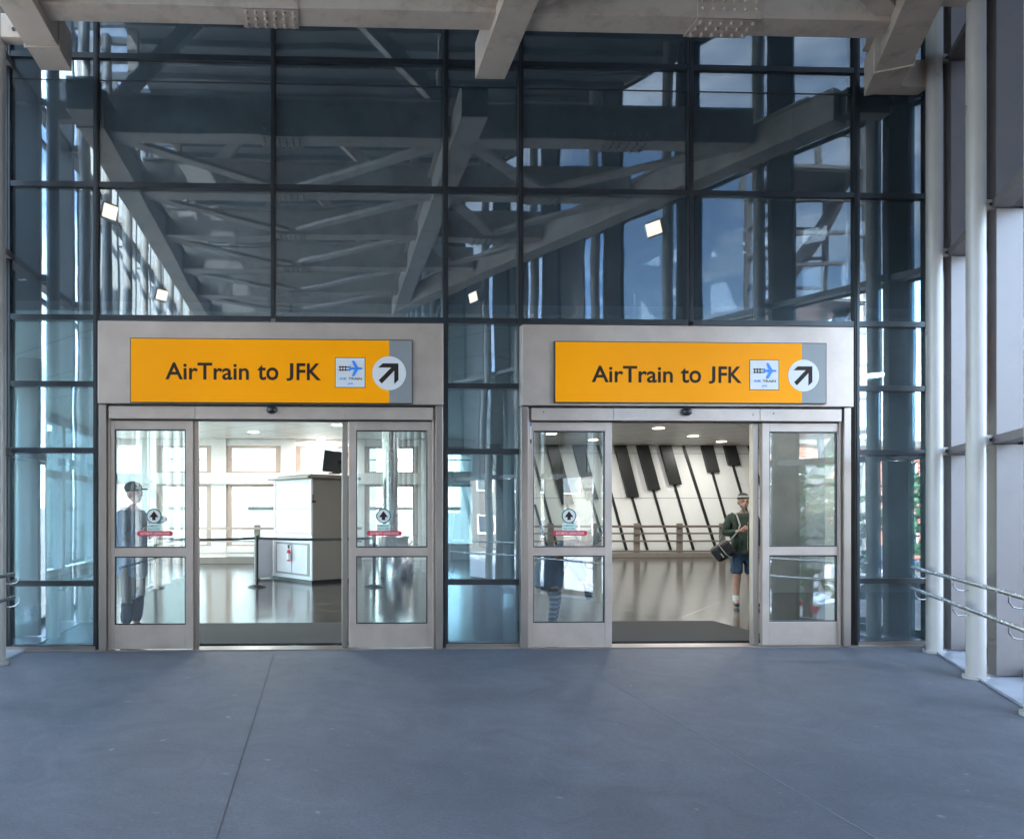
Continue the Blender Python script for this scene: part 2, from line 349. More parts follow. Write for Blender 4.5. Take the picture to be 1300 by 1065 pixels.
# roof
rf = MB()
RP = [(-2.70, 0.3), (start.x + OFF + .2, 0.3), (start.x + OFF + .1, 0), (corner.x + OFF + .1, corner.y), (corner.x + OFF + .1, -40.3), (-2.70, -40.3)]
rf.slab(RP, ROOFZ, ROOFZ + 0.3, deckm)
def right_x(y, off=0.0):
    if y < corner.y: return corner.x + off
    return corner.x + (start.x - corner.x) * ((y - corner.y) / (0 - corner.y)) + off
y = -0.5
while y > -40:
    rf.box(LX - OFF, right_x(y, OFF - .1), y - .035, y + .035, ROOFZ - 0.09, ROOFZ + .01, deckm); y -= 0.42
tag(rf.build('bridge_roof'), kind='structure')
sk = empty('skylight', (-3.1, -20, ROOFZ), 'glazed strip in the roof along the left wall', 'skylight')
MB().box(LX - OFF - .1, -2.71, -40.3, .3, ROOFZ + .1, ROOFZ + .112, wint).build('glass_pane', sk)
MB().box(LX - OFF - .12, LX - OFF - .02, -40.3, .3, ROOFZ, ROOFZ + .2, dark).build('frame', sk)

# ================================================================== ROOF FRAME
RF = empty('steel_roof_frame', (0, -1, 5.8), 'cream painted steel roof frame of bolted beams and braces over the walkway', 'roof frame')
SZ = 1.43 + 4.36
BW = 0.30
lxb = -2.59
cxb = W(622, 97, -0.36).x
rE = W(1119, 129, -0.30)
def beam(a, b, name='beam', w=BW, h=0.36, z=SZ):
    a = Vector(a); b = Vector(b)
    m = MB().bar((a.x, a.y, z + h / 2), (b.x, b.y, z + h / 2), w, h, paint)
    # flanges on both lower edges
    d = (b - a).normalized(); s = Vector((d.y, -d.x, 0))
    for q in (-1, 1):
        m.bar(Vector((a.x, a.y, z + h - .01)) + s * q * (w / 2 + .03) + d * .25, Vector((b.x, b.y, z + h - .01)) + s * q * (w / 2 + .03), 0.06, 0.03, paint)
    return m.build(name, RF, bevel=0.004)
beam((lxb, -0.36, 0), (lxb, -39.5, 0), 'edge_beam')
beam((cxb, -0.36, 0), (cxb, -39.5, 0), 'middle_beam')
rend = Vector((corner.x - .2, corner.y - .1, 0))
rs = Vector((rE.x, -0.30, 0)); rdir = Vector((-0.5, -1, 0)).normalized()
tend = (rs.x - (cxb + .02)) / abs(rdir.x)
beam(rs, rs + rdir * tend, 'edge_beam', z=SZ - 0.03)
def rbx(y): return max(cxb, rs.x + (y + 0.30) * 0.5)
# seam collar near beam ends
for bx, yy, zz, dx in ((lxb, -0.75, SZ, 0), (rs.x - .2, -0.72, SZ - .03, .5)):
    d = Vector((dx, 1, 0)).normalized()
    MB().bar(Vector((bx, yy, zz + .18)) - d * .01, Vector((bx, yy, zz + .18)) + d * .01, BW + .03, 0.39, paint).build('weld_collar', RF)
def plate(parent, x0, x1, yc, z, w):
    m = MB(); m.box(x0, x1, yc - w / 2 - .008, yc + w / 2 + .008, z - .016, z + .002, paint)
    n = 6
    for i in range(n):
        for j in range(3):
            x = x0 + (x1 - x0) * (i + .5) / n; yy = yc - w / 2 + w * (j + .5) / 3
            m.tube([(x, yy, z - .014), (x, yy, z - .045)], .017, paint, 6)
        m.tube([(x, yc - w / 2 - .006, z + .07), (x, yc - w / 2 - .035, z + .07)], .017, paint, 6)
        m.tube([(x, yc - w / 2 - .006, z + .14), (x, yc - w / 2 - .035, z + .14)], .017, paint, 6)
        m.tube([(x, yc + w / 2 + .006, z + .07), (x, yc + w / 2 + .035, z + .07)], .017, paint, 6)
    m.box(x0, x1, yc - w / 2 - .010, yc - w / 2 + .002, z - .016, z + .19, paint)
    m.box(x0, x1, yc + w / 2 - .002, yc + w / 2 + .010, z - .016, z + .19, paint)
    return m.build('splice_plate', parent)
CZ = 1.43 + 4.44
for k in range(24):
    y = -1.12 - 1.6 * k
    if y < -39: break
    w = 0.25
    xr = rbx(y)
    c = MB().box(lxb + BW / 2, cxb - BW / 2, y - w / 2, y + w / 2, CZ, CZ + .42, paint)
    c.box(lxb + BW / 2, cxb - BW / 2, y - w / 2 - .03, y + w / 2 + .03, CZ + .42, CZ + .45, paint)
    if xr - cxb > 0.5:
        c.box(cxb + BW / 2, xr - BW / 2 - .02, y - w / 2, y + w / 2, CZ, CZ + .42, paint)
    co = c.build('crossbeam', RF, bevel=0.004)
    mid = (lxb + cxb) / 2
    plate(co, mid - .25, mid + .25, y, CZ, w)
    if xr - cxb > 1.6:
        m2 = (cxb + xr) / 2 + (.12 if k == 0 else 0)
        plate(co, m2 - .29, m2 + .29, y, CZ, w)
    if y - 1.6 > -39:
        MB().bar((lxb + .12, y - .1, CZ + .06), (mid - .1, y - 1.6 + .12, CZ + .06), 0.15, 0.05, paint).build('diagonal_brace', RF); MB().bar((cxb - .12, y - .1, CZ + .07), (mid + .1, y - 1.6 + .12, CZ + .07), 0.15, 0.05, paint).build('diagonal_brace', RF)
        x2 = rbx(y - 1.6)
        if x2 - cxb > 1.0:
            mm = (cxb + x2) / 2
            MB().bar((cxb + .12, y - .1, CZ + .06), (mm, y - 1.6 + .12, CZ + .06), 0.15, 0.05, paint).bar((xr - .2, y - .1, CZ + .07), (mm, y - 1.6 + .12, CZ + .07), 0.15, 0.05, paint).build('diagonal_brace', RF)
    # struts up to the roof
    if k % 2 == 0:
        MB().bar((lxb, y, SZ + .3), (mid - .2, y, ROOFZ - .1), 0.12, 0.16, paint).build('roof_strut', RF); MB().bar((cxb, y, SZ + .3), (mid + .2, y, ROOFZ - .1), 0.12, 0.16, paint).build('roof_strut', RF)
    else:
        MB().bar((lxb, y, SZ + .3), (lxb + .02, y, ROOFZ - .05), 0.14, 0.14, paint).build('roof_strut', RF); MB().bar((cxb, y, SZ + .3), (cxb + .02, y, ROOFZ - .05), 0.14, 0.14, paint).build('roof_strut', RF)
# brackets from the beam ends to the wall tubes
MB().box(LX + .06, lxb - BW / 2, -0.80, -0.68, SZ + .05, SZ + .27, paint).tube([(lxb - .24, -.812, SZ + .12), (lxb - .24, -.79, SZ + .12)], .018, blackp, 8).tube([(lxb - .24, -.812, SZ + .2), (lxb - .24, -.79, SZ + .2)], .018, blackp, 8).build('tube_bracket', RF, bevel=.004)
MB().box(rs.x - .02, T1.x + .02, -0.34, -0.18, SZ + .02, SZ + .30, paint).build('tube_bracket', RF, bevel=.004)
for p in path[1:NFL]:
    xb = rbx(p.y)
    if p.x - xb > .2: MB().box(xb + BW / 2 - .02, p.x, p.y - .06, p.y + .06, SZ + .02, SZ + .26, paint).build('tube_bracket', RF)

# ================================================================== SIDE WALLS
def side_wall(pts, sgn, label):
    """pts: tube positions; sgn=+1 right, -1 left"""
    root = empty('glazed_wall', (pts[0].x, pts[0].y, 0), label, 'wall')
    bott, top = 0.02, ROOFZ
    for i, p in enumerate(pts):
        r = 0.07
        m = MB().tube([(p.x, p.y, 0.0), (p.x, p.y, ROOFZ)], r, tubep, 20)
        m.tube([(p.x, p.y, 0.0), (p.x, p.y, 0.03)], r + .025, tubep, 20)
        m.build('tube_post', root)
        f0 = p.x + sgn * .14; f1 = p.x + sgn * .40
        fm = MB()
        zs = [bott, 2.02, 4.04, 6.02, top]
        for a, b in zip(zs[:-1], zs[1:]):
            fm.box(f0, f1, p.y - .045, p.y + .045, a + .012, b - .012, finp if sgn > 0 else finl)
        fm.box(f1, f1 + sgn * .06, p.y - .03, p.y + .03, bott, top, dark)
        fm.build('fin', root, bevel=.003)
        br = MB()
        for z in (2.05, 4.07, 6.05):
            br.box(p.x + sgn * .05, p.x + sgn * .15, p.y - .02, p.y + .02, z - .04, z + .04, tubep)
            br.tube([(p.x + sgn * .11, p.y - .028, z), (p.x + sgn * .11, p.y - .018, z)], .012, blackp, 8)
        br.build('bracket', root)
    allp = [Vector((start.x, 0, 0)) if sgn > 0 else Vector((LX, 0, 0))] + list(pts)
    gm = None
    segs = list(zip(allp[:-1], allp[1:]))
    for i, (a, b) in enumerate(segs):
        if i and i == NFL and sgn > 0: pass
        ga = Vector((a.x + sgn * .475, a.y, 0)); gb = Vector((b.x + sgn * .475, b.y, 0))
        d = (gb - ga).normalized()
        L_ = (gb - ga).length
        if sgn < 0:
            MB().bar(ga + Vector((0, 0, (bott + top) / 2)), gb + Vector((0, 0, (bott + top) / 2)), 0.012, top - bott - .02, wing).build('window_pane', root)
        elif i < 4:
            MB().bar(ga + Vector((0, 0, 2.04)), gb + Vector((0, 0, 2.04)), 0.012, 4.02, wing).build('window_pane', root)
            MB().bar(ga + Vector((0, 0, (4.08 + top) / 2)), gb + Vector((0, 0, (4.08 + top) / 2)), 0.012, top - 4.1, wdark).build('window_pane', root)
        else:
            MB().bar(ga + Vector((0, 0, 1.035)), gb + Vector((0, 0, 1.035)), 0.012, 2.01, wing).build('window_pane', root)
            gc = ga + d * L_ * .62
            MB().bar(ga + Vector((0, 0, (2.06 + 6.05) / 2)), gc + Vector((0, 0, (2.06 + 6.05) / 2)), 0.012, 3.97, wint).build('window_pane', root)
            MB().bar(ga + Vector((0, 0, (6.07 + top) / 2)), gc + Vector((0, 0, (6.07 + top) / 2)), 0.012, top - 6.09, wdark).build('window_pane', root)
            MB().bar(gc + Vector((0, 0, (2.06 + 6.05) / 2)), gb + Vector((0, 0, (2.06 + 6.05) / 2)), 0.05, 3.97, finp).build('wall_panel', root)
            MB().bar(gc + Vector((0, 0, (6.07 + top) / 2)), gb + Vector((0, 0, (6.07 + top) / 2)), 0.012, top - 6.09, wdark).build('window_pane', root)
    # rails along whole wall, broken at the corner
    def rail(z, off, w, h, mat, name):
        m = MB(); cps = [allp[0]] + ([corner] if sgn > 0 else []) + [allp[-1]]
        for a, b in zip(cps[:-1], cps[1:]):
            m.bar(Vector((a.x + sgn * off, a.y, z)), Vector((b.x + sgn * off, b.y, z)), w, h, mat)
        m.build(name, root)
    for z in (2.05, 4.07, 6.05): rail(z, .155 + .06, .13, .07, finp, 'transom')
    rail(2.05, .475, .05, .05, dark, 'glazing_bar'); rail(4.07, .475, .05, .05, dark, 'glazing_bar'); rail(6.05, .475, .05, .05, dark, 'glazing_bar')
    rail(.06, .475, .06, .08, dark, 'glazing_bar')
    return root
side_wall(path, 1, 'splayed right hand glazed wall of grey fins, pale tubes and blue window strips')
lpts = [Vector((LX, -0.72 - 1.12 * i, 0)) for i in range(35)]
side_wall(lpts, -1, 'straight left hand glazed wall of white tubes and grey fins')

# end wall far behind
ew = empty('end_screen', (0, -40, 0), 'dark glazed end screen closing the far end of the walkway', 'wall')
m = MB()
for i in range(6): m.box(LX - .5 + i * 1.22 - .03, LX - .5 + i * 1.22 + .03, -40.05, -39.95, 0, ROOFZ, dark)
for z in (.05, 2.4, 4.8, 7): m.box(LX - .5, corner.x + .5, -40.04, -39.96, z, z + .06, dark)
m.build('frame', ew)
MB().box(LX - .5, corner.x + .5, -40.01, -39.99, 0, ROOFZ, upper).build('glass_pane', ew)

# handrails
def handrail(pts, sgn, label, group='steel handrails'):
    root = empty('handrail', (pts[0].x, pts[0].y, 0), label, 'handrail', group)
    for z in (.86, .645):
        m = MB().tube([Vector((p.x - sgn * .20, p.y, z)) for p in pts], .018, chrome, 12)
        m.build('rail', root)
    return root
hr = [start + tdir * .12 + Vector((0, 0, 0))] + path[1:NFL] + [path[-1]]
H1 = handrail([T1 + tdir * 0.0 - tdir * .12] + [corner, path[-1]], 1, 'double steel handrail bracketed along the splayed right wall')
H2 = handrail([Vector((LX, -0.86, 0)), Vector((LX, -39, 0))], -1, 'double steel handrail bracketed along the left wall')
for root, pts, sgn in ((H1, path, 1), (H2, lpts, -1)):
    for p in pts[:: 1][:26]:
        for z in (.86, .645):
            m = MB()
            c = [(p.x - sgn * .20, p.y, z - .015), (p.x - sgn * .20, p.y, z - .06), (p.x - sgn * .17, p.y, z - .095), (p.x - sgn * .12, p.y, z - .105), (p.x - sgn * .07, p.y, z - .10), (p.x - sgn * .05, p.y, z - .09)]
            m.tube(c, .006, chrome, 8)
            m.build('rail_bracket', root)

# floodlights
def flood(loc, yaw, label):
    loc = Vector(loc)
    root = empty('floodlight', loc, label, 'floodlight', 'lit floodlights on the walkway walls')
    d = Vector((math.cos(yaw), math.sin(yaw), -0.35)).normalized()
    MB().bar(loc, loc + d * .16, .26, .22, tubep).build('housing', root, bevel=.02)
    MB().bar(loc + d * .161, loc + d * .168, .22, .17, floodon).build('lens', root)
    MB().tube([loc - d * .02, loc - Vector((d.x, d.y, 0)) * .25], .02, tubep, 8).build('arm', root)
def wallx(y): return right_x(y) - .12
for px_, py_, yy, lb in ((833, 285, -2.75, 'lit floodlight brightest in the glass above the right doorway'), (598, 370, -6.3, 'small lit floodlight mirrored above the middle glass bay')):
    z_ = 5.52
    flood((wallx(yy), yy, z_), R(150), lb)
flood((LX + .12, -2.34, 5.5), R(40), 'lit floodlight mirrored at the top left mullion')
flood((LX + .12, -5.6, 5.35), R(40), 'lit floodlight mirrored above the left doorway corner')

# ================================================================== FACADE CURTAIN WALL
CW = empty('curtain_wall', (2, 0, 0), 'dark reflective glass curtain wall in black mullions around both doorways', 'glass wall')
cols = [10, 123, 347, 565, 660, 875, 1085, 1176]
cx = [FX(c) for c in cols]
zr = [0.03, FZ(130, 740), FZ(130, 572), FZ(130, 488), FZ(130, 404), FZ(130, 236), FZ(130, 73), 7.45, ROOFZ]
PL = (FX(124, -.16), FX(563, -.16)); PR = (FX(663, -.16), FX(1084, -.16))
PTOP = FZ(340, 409, -.16)
for i, x in enumerate(cx):
    z0 = 0.0 if i not in (2, 5) else zr[4]
    w = .05 if i not in (0, 7) else .07
    m = MB().box(x - w / 2, x + w / 2, -.045, .10, z0, ROOFZ, dark)
    m.box(x - .012, x + .012, -.055, -.045, z0, ROOFZ, dark)
    m.build('mullion', CW)
for r_, z in enumerate(zr):
    m = MB()
    for i in range(len(cx) - 1):
        if r_ < 4 and i in (1, 2, 4, 5): continue
        m.box(cx[i] + .026, cx[i + 1] - .026, -.035, .08, z - .028, z + .028, dark)
    m.build('transom', CW)
# faint glazing line between 73 and 236
zmid = FZ(600, 112)
m = MB()
for i in range(len(cx) - 1):
    m.box(cx[i] + .026, cx[i + 1] - .026, -.012, .0, zmid - .005, zmid + .005, dark)
m.build('glazing_joint', CW)
for i in range(len(cx) - 1):
    for r_ in range(len(zr) - 1):
        if r_ < 4 and i in (1, 2, 4, 5): continue
        tx = random.uniform(-1, 1) * .0028; tz = random.uniform(-1, 1) * .0035
        xa, xb = cx[i] + .02, cx[i + 1] - .02; za, zb = zr[r_] + .02, zr[r_ + 1] - .02
        p = [(xa, -.006 - tx, za), (xb, -.006 + tx, za), (xb, -.006 + tx + tz, zb), (xa, -.006 - tx + tz, zb)]
        q = [(a, b + .02, c) for a, b, c in p]
        MB().poly(p + q, [(0, 1, 2, 3), (7, 6, 5, 4), (0, 4, 5, 1), (1, 5, 6, 2), (2, 6, 7, 3), (3, 7, 4, 0)], upper).build('glass_pane', CW)
# base plate under side bays
for a, b in ((cx[0], cx[1]), (cx[3], cx[4]), (cx[6], cx[7])):
    MB().box(a, b, -.06, -.036, 0.012, .05, steel_b).build('base_trim', CW)

# bulkhead behind upper glass + hall mass
bulk = pbr('dark_bulkhead', (0.15, 0.19, 0.215), 0.7, 0, var=0.25, scale=1.5)
tag(MB().box(-6, 17, 0.42, 16.6, 3.71, ROOFZ + .3, bulk).build('bulkhead'), 'dark mass above the hall ceiling behind the upper glass', 'wall')

# ================================================================== DOOR PORTALS
ARR_Y = -.165
def portal(x0, x1, zt, zh, zd, label, leafs, opening, sensor_px, s_dark):
    root = empty('automatic_door', ((x0 + x1) / 2, 0, 0), label, 'sliding door', 'automatic sliding doors')
    MB().box(x0, x1, -.16, .20, zh, zt, steel).build('header_box', root, bevel=.006)
    jw = .075
    MB().box(x0, x0 + jw, -.12, .16, .012, zh - .003, steel_b).box(x0 + jw + .004, x0 + jw + .03, -.085, .14, .012, zh - .003, steel).build('jamb', root, bevel=.004)
    MB().box(x1 - jw, x1, -.12, .16, .012, zh - .003, steel_b).box(x1 - jw - .03, x1 - jw - .004, -.085, .14, .012, zh - .003, steel).build('jamb', root, bevel=.004)
    xo0, xo1 = opening
    m = MB(); a = x0 + jw + .034; b = x1 - jw - .034
    m.box(a, xo0 - .012, -.13, .14, zd, zh - .022, steel).box(xo0 - .009, xo1 + .03, -.13, .14, zd, zh - .022, steel).box(xo1 + .033, b, -.13, .14, zd, zh - .022, steel)
    m.build('operator_cover', root, bevel=.003)
    MB().box(x0 + jw, x1 - jw, -.10, .12, zh - .022, zh - .003, dark).build('shadow_gap', root)
    MB().box(a, b, -.05, -.02, zd - .012, zd, dark).build('door_track', root)
    # sensor
    sx = FX(sensor_px, -.13); sz = (zd + zh) / 2 + .015
    m = MB().box(sx - .045, sx + .045, -.155, -.131, sz + .002, sz + .03, blackp)
    m.ball((sx, -.15, sz + .002), .055, blackp, 16, 8, (1, .75, .75))
    m.build('door_sensor', root)
    for (a0, a1, yf, sticker, gz) in leafs:
        zt_ = zd - .014; zb_ = .02
        st = .075; th = .045
        y0 = yf; y1 = yf + th
        zmr = (FZ(400, 706, y0), FZ(400, 695, y0)); zbr = FZ(400, 792, y0)
        m = MB()
        m.box(a0, a0 + st, y0, y1, zb_, zt_, steel).box(a1 - st, a1, y0, y1, zb_, zt_, steel)
        m.box(a0 + st, a1 - st, y0 + .001, y1 - .001, zt_ - .09, zt_, steel).box(a0 + st, a1 - st, y0 + .001, y1 - .001, zb_, zbr, steel).box(a0 + st, a1 - st, y0 + .001, y1 - .001, zmr[0], zmr[1], steel)
        g = .012
        for zz0, zz1 in ((zbr, zmr[0]), (zmr[1], zt_ - .09)):
            m.box(a0 + st, a0 + st + g, y0 + .008, y1 - .008, zz0, zz1, dark).box(a1 - st - g, a1 - st, y0 + .008, y1 - .008, zz0, zz1, dark)
            m.box(a0 + st + g, a1 - st - g, y0 + .008, y1 - .008, zz1 - g, zz1, dark).box(a0 + st + g, a1 - st - g, y0 + .008, y1 - .008, zz0, zz0 + g, dark)
        leaf = m.build('door_leaf', root, bevel=.003)
        for zz0, zz1 in ((zbr, zmr[0]), (zmr[1], zt_ - .09)):
            t1 = random.uniform(-1, 1) * .001
            MB().box(a0 + st + g, a1 - st - g, y0 + .018, y0 + .026, zz0 + g, zz1 - g, doorg).build('glass_pane', leaf)
        if sticker is not None:
            cxs = FX(sticker, y0); zc = FZ(400, 655, y0); yy = y0 + .0165
            s = MB(); s.disc((cxs, zc), .078, yy - .001, yy, greenm, 36).disc((cxs, zc), .066, yy - .002, yy - .0012, signwhite, 36)
            s.prism([(cxs - .048, zc - .012), (cxs, zc + .052), (cxs + .048, zc - .012), (cxs + .018, zc - .012), (cxs + .018, zc - .042), (cxs - .018, zc - .042), (cxs - .018, zc - .012)], yy - .003, yy - .0022, ink)
            s.box(cxs - .07, cxs + .07, yy - .001, yy, zc - .155, zc - .083, pale_lbl)
            text_into(s, 'IN EMERGENCY', cxs - .06, cxs + .06, zc - .112, zc - .093, yy - .0016, greenm, bold=.01)
            text_into(s, 'PUSH TO OPEN', cxs - .06, cxs + .06, zc - .145, zc - .124, yy - .0016, greenm, bold=.01)
            s.build('push_sticker', leaf)
            zr_ = FZ(400, 677, y0); s = MB(); hw = .185; hh = .027
            n = 8; pts = [(cxs + hw - hh + hh * math.cos(R(-90 + 180 * k / n)), zr_ + hh * math.sin(R(-90 + 180 * k / n))) for k in range(n + 1)] + [(cxs - hw + hh + hh * math.cos(R(90 + 180 * k / n)), zr_ + hh * math.sin(R(90 + 180 * k / n))) for k in range(n + 1)]
            s.prism([(a_ + .01, b_) for a_, b_ in pts], yy - .001, yy, redm)
            text_into(s, 'AUTOMATIC SLIDING DOOR', cxs - .14, cxs + .16, zr_ - .013, zr_ + .013, yy - .0016, signwhite, bold=.012)
            s.build('red_sticker', leaf)
    return root
pale_lbl = pbr('pale_label', (0.55, 0.68, 0.62), 0.5, 0, var=.03)
def ft(px): return FX(px, -.07)
zt = PTOP; zh = FZ(340, 513, -.16); zd = FZ(340, 532, -.13)
YL = -.07
P1 = portal(PL[0], PL[1], zt, zh, zd, 'left hand automatic sliding door in steel frame, standing open onto the white booth',
       [(ft(136), ft(245), YL, 195, 0), (ft(443), ft(552), YL, 487, 0)], (ft(250), ft(433)), 345, False)
P2 = portal(PR[0], PR[1], zt, zh, zd, 'right hand automatic sliding door in steel frame, open in front of the piano key mural',
       [(ft(668), ft(777), YL, 723, 0), (ft(968), ft(1072), YL, None, 0)], (ft(777), ft(957)), 871, False)
m = MB()
for px_, py_ in ((956, 526), (982, 524.5), (690, 524)):
    x_ = FX(px_, -.13); z_ = FZ(870, py_, -.13); m.tube([(x_, -.1295, z_), (x_, -.134, z_)], .007, blackp, 10)
m.build('screw', P2)
# inner slim stiles of the fixed panels
for x, pr in ((ft(247.5), P1), (ft(438), P1), (ft(963), P2)):
    MB().box(x - .03, x + .03, -.02, .05, .014, zd - .014, steel_b).build('inner_stile', pr, bevel=.003)
# small maintenance label on the right portal
x = ft(672); s = MB(); s.box(x - .022, x + .022, -.0735, -.0712, FZ(400, 556, -.07), FZ(400, 536, -.07), signwhite).box(x - .022, x + .022, -.0745, -.0736, FZ(400, 540, -.07), FZ(400, 536, -.07), blue).box(x - .022, x + .022, -.0745, -.0736, FZ(400, 562, -.07), FZ(400, 557, -.07), ink)
s.build('inspection_label', P2)

# ================================================================== SIGNS
def sign(a, b, tp, bt, g0, texta, textb, logo, arrow, label):
    yb = -.165
    x0, x1 = FX(a, yb), FX(b, yb)
    pm = (a + b) / 2
    z1, z0 = FZ(pm, tp, yb), FZ(pm, bt, yb)
    root = empty('direction_sign', ((x0 + x1) / 2, yb, z0), label, 'sign', 'orange direction signs over the doors')
    y = yb - .03
    MB().box(x0, x1, y + .002, -.161, z0, z1, dark).build('sign_tray', root)
    g = .009; xg = FX(g0, y)
    MB().box(x0 + g, xg, y - .002, y + .0015, z0 + g, z1 - g, orange).build('orange_panel', root)
    MB().box(xg + .0005, x1 - g, y - .002, y + .0015, z0 + g, z1 - g, signgrey).build('grey_panel', root)
    # lettering: words separately, baseline 483 / cap height
    zc0, zc1 = FZ(pm, texta[2], y), FZ(pm, texta[1], y)
    for wd, wa, wb in texta[0]:
        m = MB()
        if wd == 'JFK':
            ja, jb = wa
            text_into(m, 'J', FX(ja, y), FX(jb, y), zc0 - .012, zc1, y - .0035, ink, bold=.018, full=True)
            text_into(m, 'FK', FX(jb + 4, y), FX(wb, y), zc0, zc1, y - .0035, ink, bold=.018)
        else:
            hh = zc1 - zc0
            text_into(m, wd, FX(wa, y), FX(wb, y), zc0, zc1 if wd != 'to' else zc1 - .10 * hh, y - .0035, ink, bold=.016)
        m.build('lettering', root)
    lx0, lx1 = FX(logo[0], y), FX(logo[1], y); lz1, lz0 = FZ(pm, logo[2], y), FZ(pm, logo[3], y)
    w = lx1 - lx0; h = lz1 - lz0
    m = MB().box(lx0 - .006, lx1 + .006, y - .0032, y - .0022, lz0 - .006, lz1 + .006, ink).box(lx0, lx1, y - .0045, y - .0034, lz0, lz1, signwhite)
    def L(u, v): return (lx0 + u * w, lz0 + v * h)
    yy = y - .0058
    # rails and sleepers (u right, v up, from the enlarged emblem)
    for v in (.70, .62, .57): pass
    for v in (.69, .585):
        p0 = L(.11, v - .017); p1 = L(.47, v + .017); m.box(p0[0], p1[0], yy, yy + .001, p0[1], p1[1], ink)
    for u in (.155, .25, .345):
        p0 = L(u - .016, .55); p1 = L(u + .016, .725); m.box(p0[0], p1[0], yy - .0012, yy - .0002, p0[1], p1[1], ink)
    yy2 = yy - .002
    m.prism([L(*q) for q in ((.44, .70), (.49, .735), (.54, .675), (.70, .68), (.90, .67), (.93, .64), (.90, .61), (.70, .60), (.54, .60), (.49, .545), (.44, .575), (.47, .64))], yy2, yy2 + .001, blue)
    m.prism([L(*q) for q in ((.66, .67), (.56, .88), (.60, .92), (.65, .89), (.78, .67))], yy2 - .0015, yy2 - .0005, blue)
    m.prism([L(*q) for q in ((.66, .61), (.56, .40), (.60, .36), (.65, .39), (.78, .61))], yy2 - .0015, yy2 - .0005, blue)
    q0, q1 = L(.12, .25), L(.39, .33); text_into(m, 'AIR', q0[0], q1[0], q0[1], q1[1], yy, blue, bold=.02)
    q0, q1 = L(.44, .25), L(.90, .33); text_into(m, 'TRAIN', q0[0], q1[0], q0[1], q1[1], yy, ink, bold=.02)
    q0, q1 = L(.41, .09), L(.62, .15); text_into(m, 'JFK', q0[0], q1[0], q0[1], q1[1], yy, blue, bold=.02)
    m.build('emblem', root)
    ax, az = FX(arrow[0], y), FZ(pm, arrow[1], y); ar = arrow[2] / 121.0
    d = MB().disc((ax, az), ar, y - .0045, y - .0024, signwhite, 56).build('arrow_disc', root)
    def A(u, v): return (ax + u * ar, az + v * ar)
    P = [(-.62, .34), (-.36, .58), (.55, .58), (.55, -.40), (.32, -.61), (.32, .10), (-.44, -.60), (-.62, -.42), (.10, .34)]
    # shape: shaft + two heads
    s = MB()
    s.prism([A(*q) for q in ((.55, .58), (-.38, .58), (-.66, .33), (.12, .33))], y - .0065, y - .0050, ink)
    s.prism([A(*q) for q in ((.55, .58), (.12, .33), (.30, .15), (.30, -.64), (.55, -.40))], y - .0065, y - .0050, ink)
    s.prism([A(*q) for q in ((.12, .33), (-.62, -.42), (-.44, -.62), (.30, .15))], y - .0065, y - .0050, ink)
    s.build('arrow', d)
    return root
sign(166, 523.5, 431, 512.5, 494, ((('AirTrain', 210, 316), ('to', 327, 353.5), ('JFK', (363.5, 372.5), 407.5)), 461, 482), None, (426, 463, 454, 491), (494, 473, 21), 'orange AirTrain to JFK sign over the left doorway')
sign(703, 1047, 435, 512.5, 1018, ((('AirTrain', 751, 854), ('to', 864, 890), ('JFK', (899.5, 908), 941.5)), 465, 485.5), None, (952, 988, 457, 494), (1020, 476, 20), 'orange AirTrain to JFK sign over the right doorway')

# ================================================================== HALL
# window wall at y=14.5
HW = empty('window_wall', (-2, 14.5, 0), 'bright white framed window wall at the back of the hall', 'window wall')
yw = 14.5
xs = [FX(p, yw) for p in (-60, 30, 118, 192, 262, 283)]
fr = MB()
x_l, x_r = -6.0, 4.6
fr.box(x_l, x_r, yw - .02, yw + .15, 3.40, 3.60, white)
zc = FZ(300, 608, yw)
fr.box(x_l, x_r, yw - .25, yw + .15, zc - .16, zc + .17, white)
fr.box(x_l, x_r, yw - .06, yw + .15, 0, .42, white)
fr.build('rail_frame', HW, bevel=.01)
xc = FX(366, yw)
k = -3
for k in range(-3, 3):
    c = xc + k * 2.05
    if not (x_l < c < x_r): continue
    MB().box(c - .22, c + .22, yw - .12, yw + .16, 0, 3.6, white).build('frame_post', HW, bevel=.01)
    a, b = c + .22, c + 2.05 - .22
    m = MB()
    for z0, z1 in ((.42, zc - .16), (zc + .17, 3.40)):
        m.box(a, a + .16, yw, yw + .08, z0, z1, steel).box(b - .16, b, yw, yw + .08, z0, z1, steel).box(a + .16, b - .16, yw, yw + .08, z1 - .07, z1, steel).box(a + .16, b - .16, yw, yw + .08, z0, z0 + .06, steel)
    m.box(a + .16, b - .16, yw + .02, yw + .05, 2.98, 3.01, steel)
    m.build('sash_frame', HW)
    MB().box(a + .14, b - .14, yw + .035, yw + .045, .44, 3.38, hallg).build('window_pane', HW)
# left hall wall
HL = empty('window_wall', (-6, 7, 0), 'glazed side wall of the hall behind the far left glass bay', 'window wall')
m = MB().box(-6.1, -5.9, .15, 14.5, 0, .15, white).box(-6.1, -5.9, .15, 14.5, 3.4, 3.6, white).box(-6.1, -5.9, .15, 14.5, 2.2, 2.35, white)
m.build('rail_frame', HL)
for i in range(7):
    y_ = .25 + i * 2.35
    MB().box(-6.12, -5.88, y_ - .1, y_ + .1, 0, 3.6, white).build('frame_post', HL)
MB().box(-6.0, -5.99, .15, 14.5, .15, 3.4, hallg).build('window_pane', HL)
# partition returning from window wall to mural, right end wall
tag(MB().box(4.6, 4.8, 14.4, 16.3, 0, 3.6, white).build('partition'), 'white return wall between hall windows and mural', 'wall')
tag(MB().box(17.0, 17.2, 0.2, 16.6, 0, 3.6, booths).build('end_wall'), 'beige end wall of the hall on the right', 'wall')
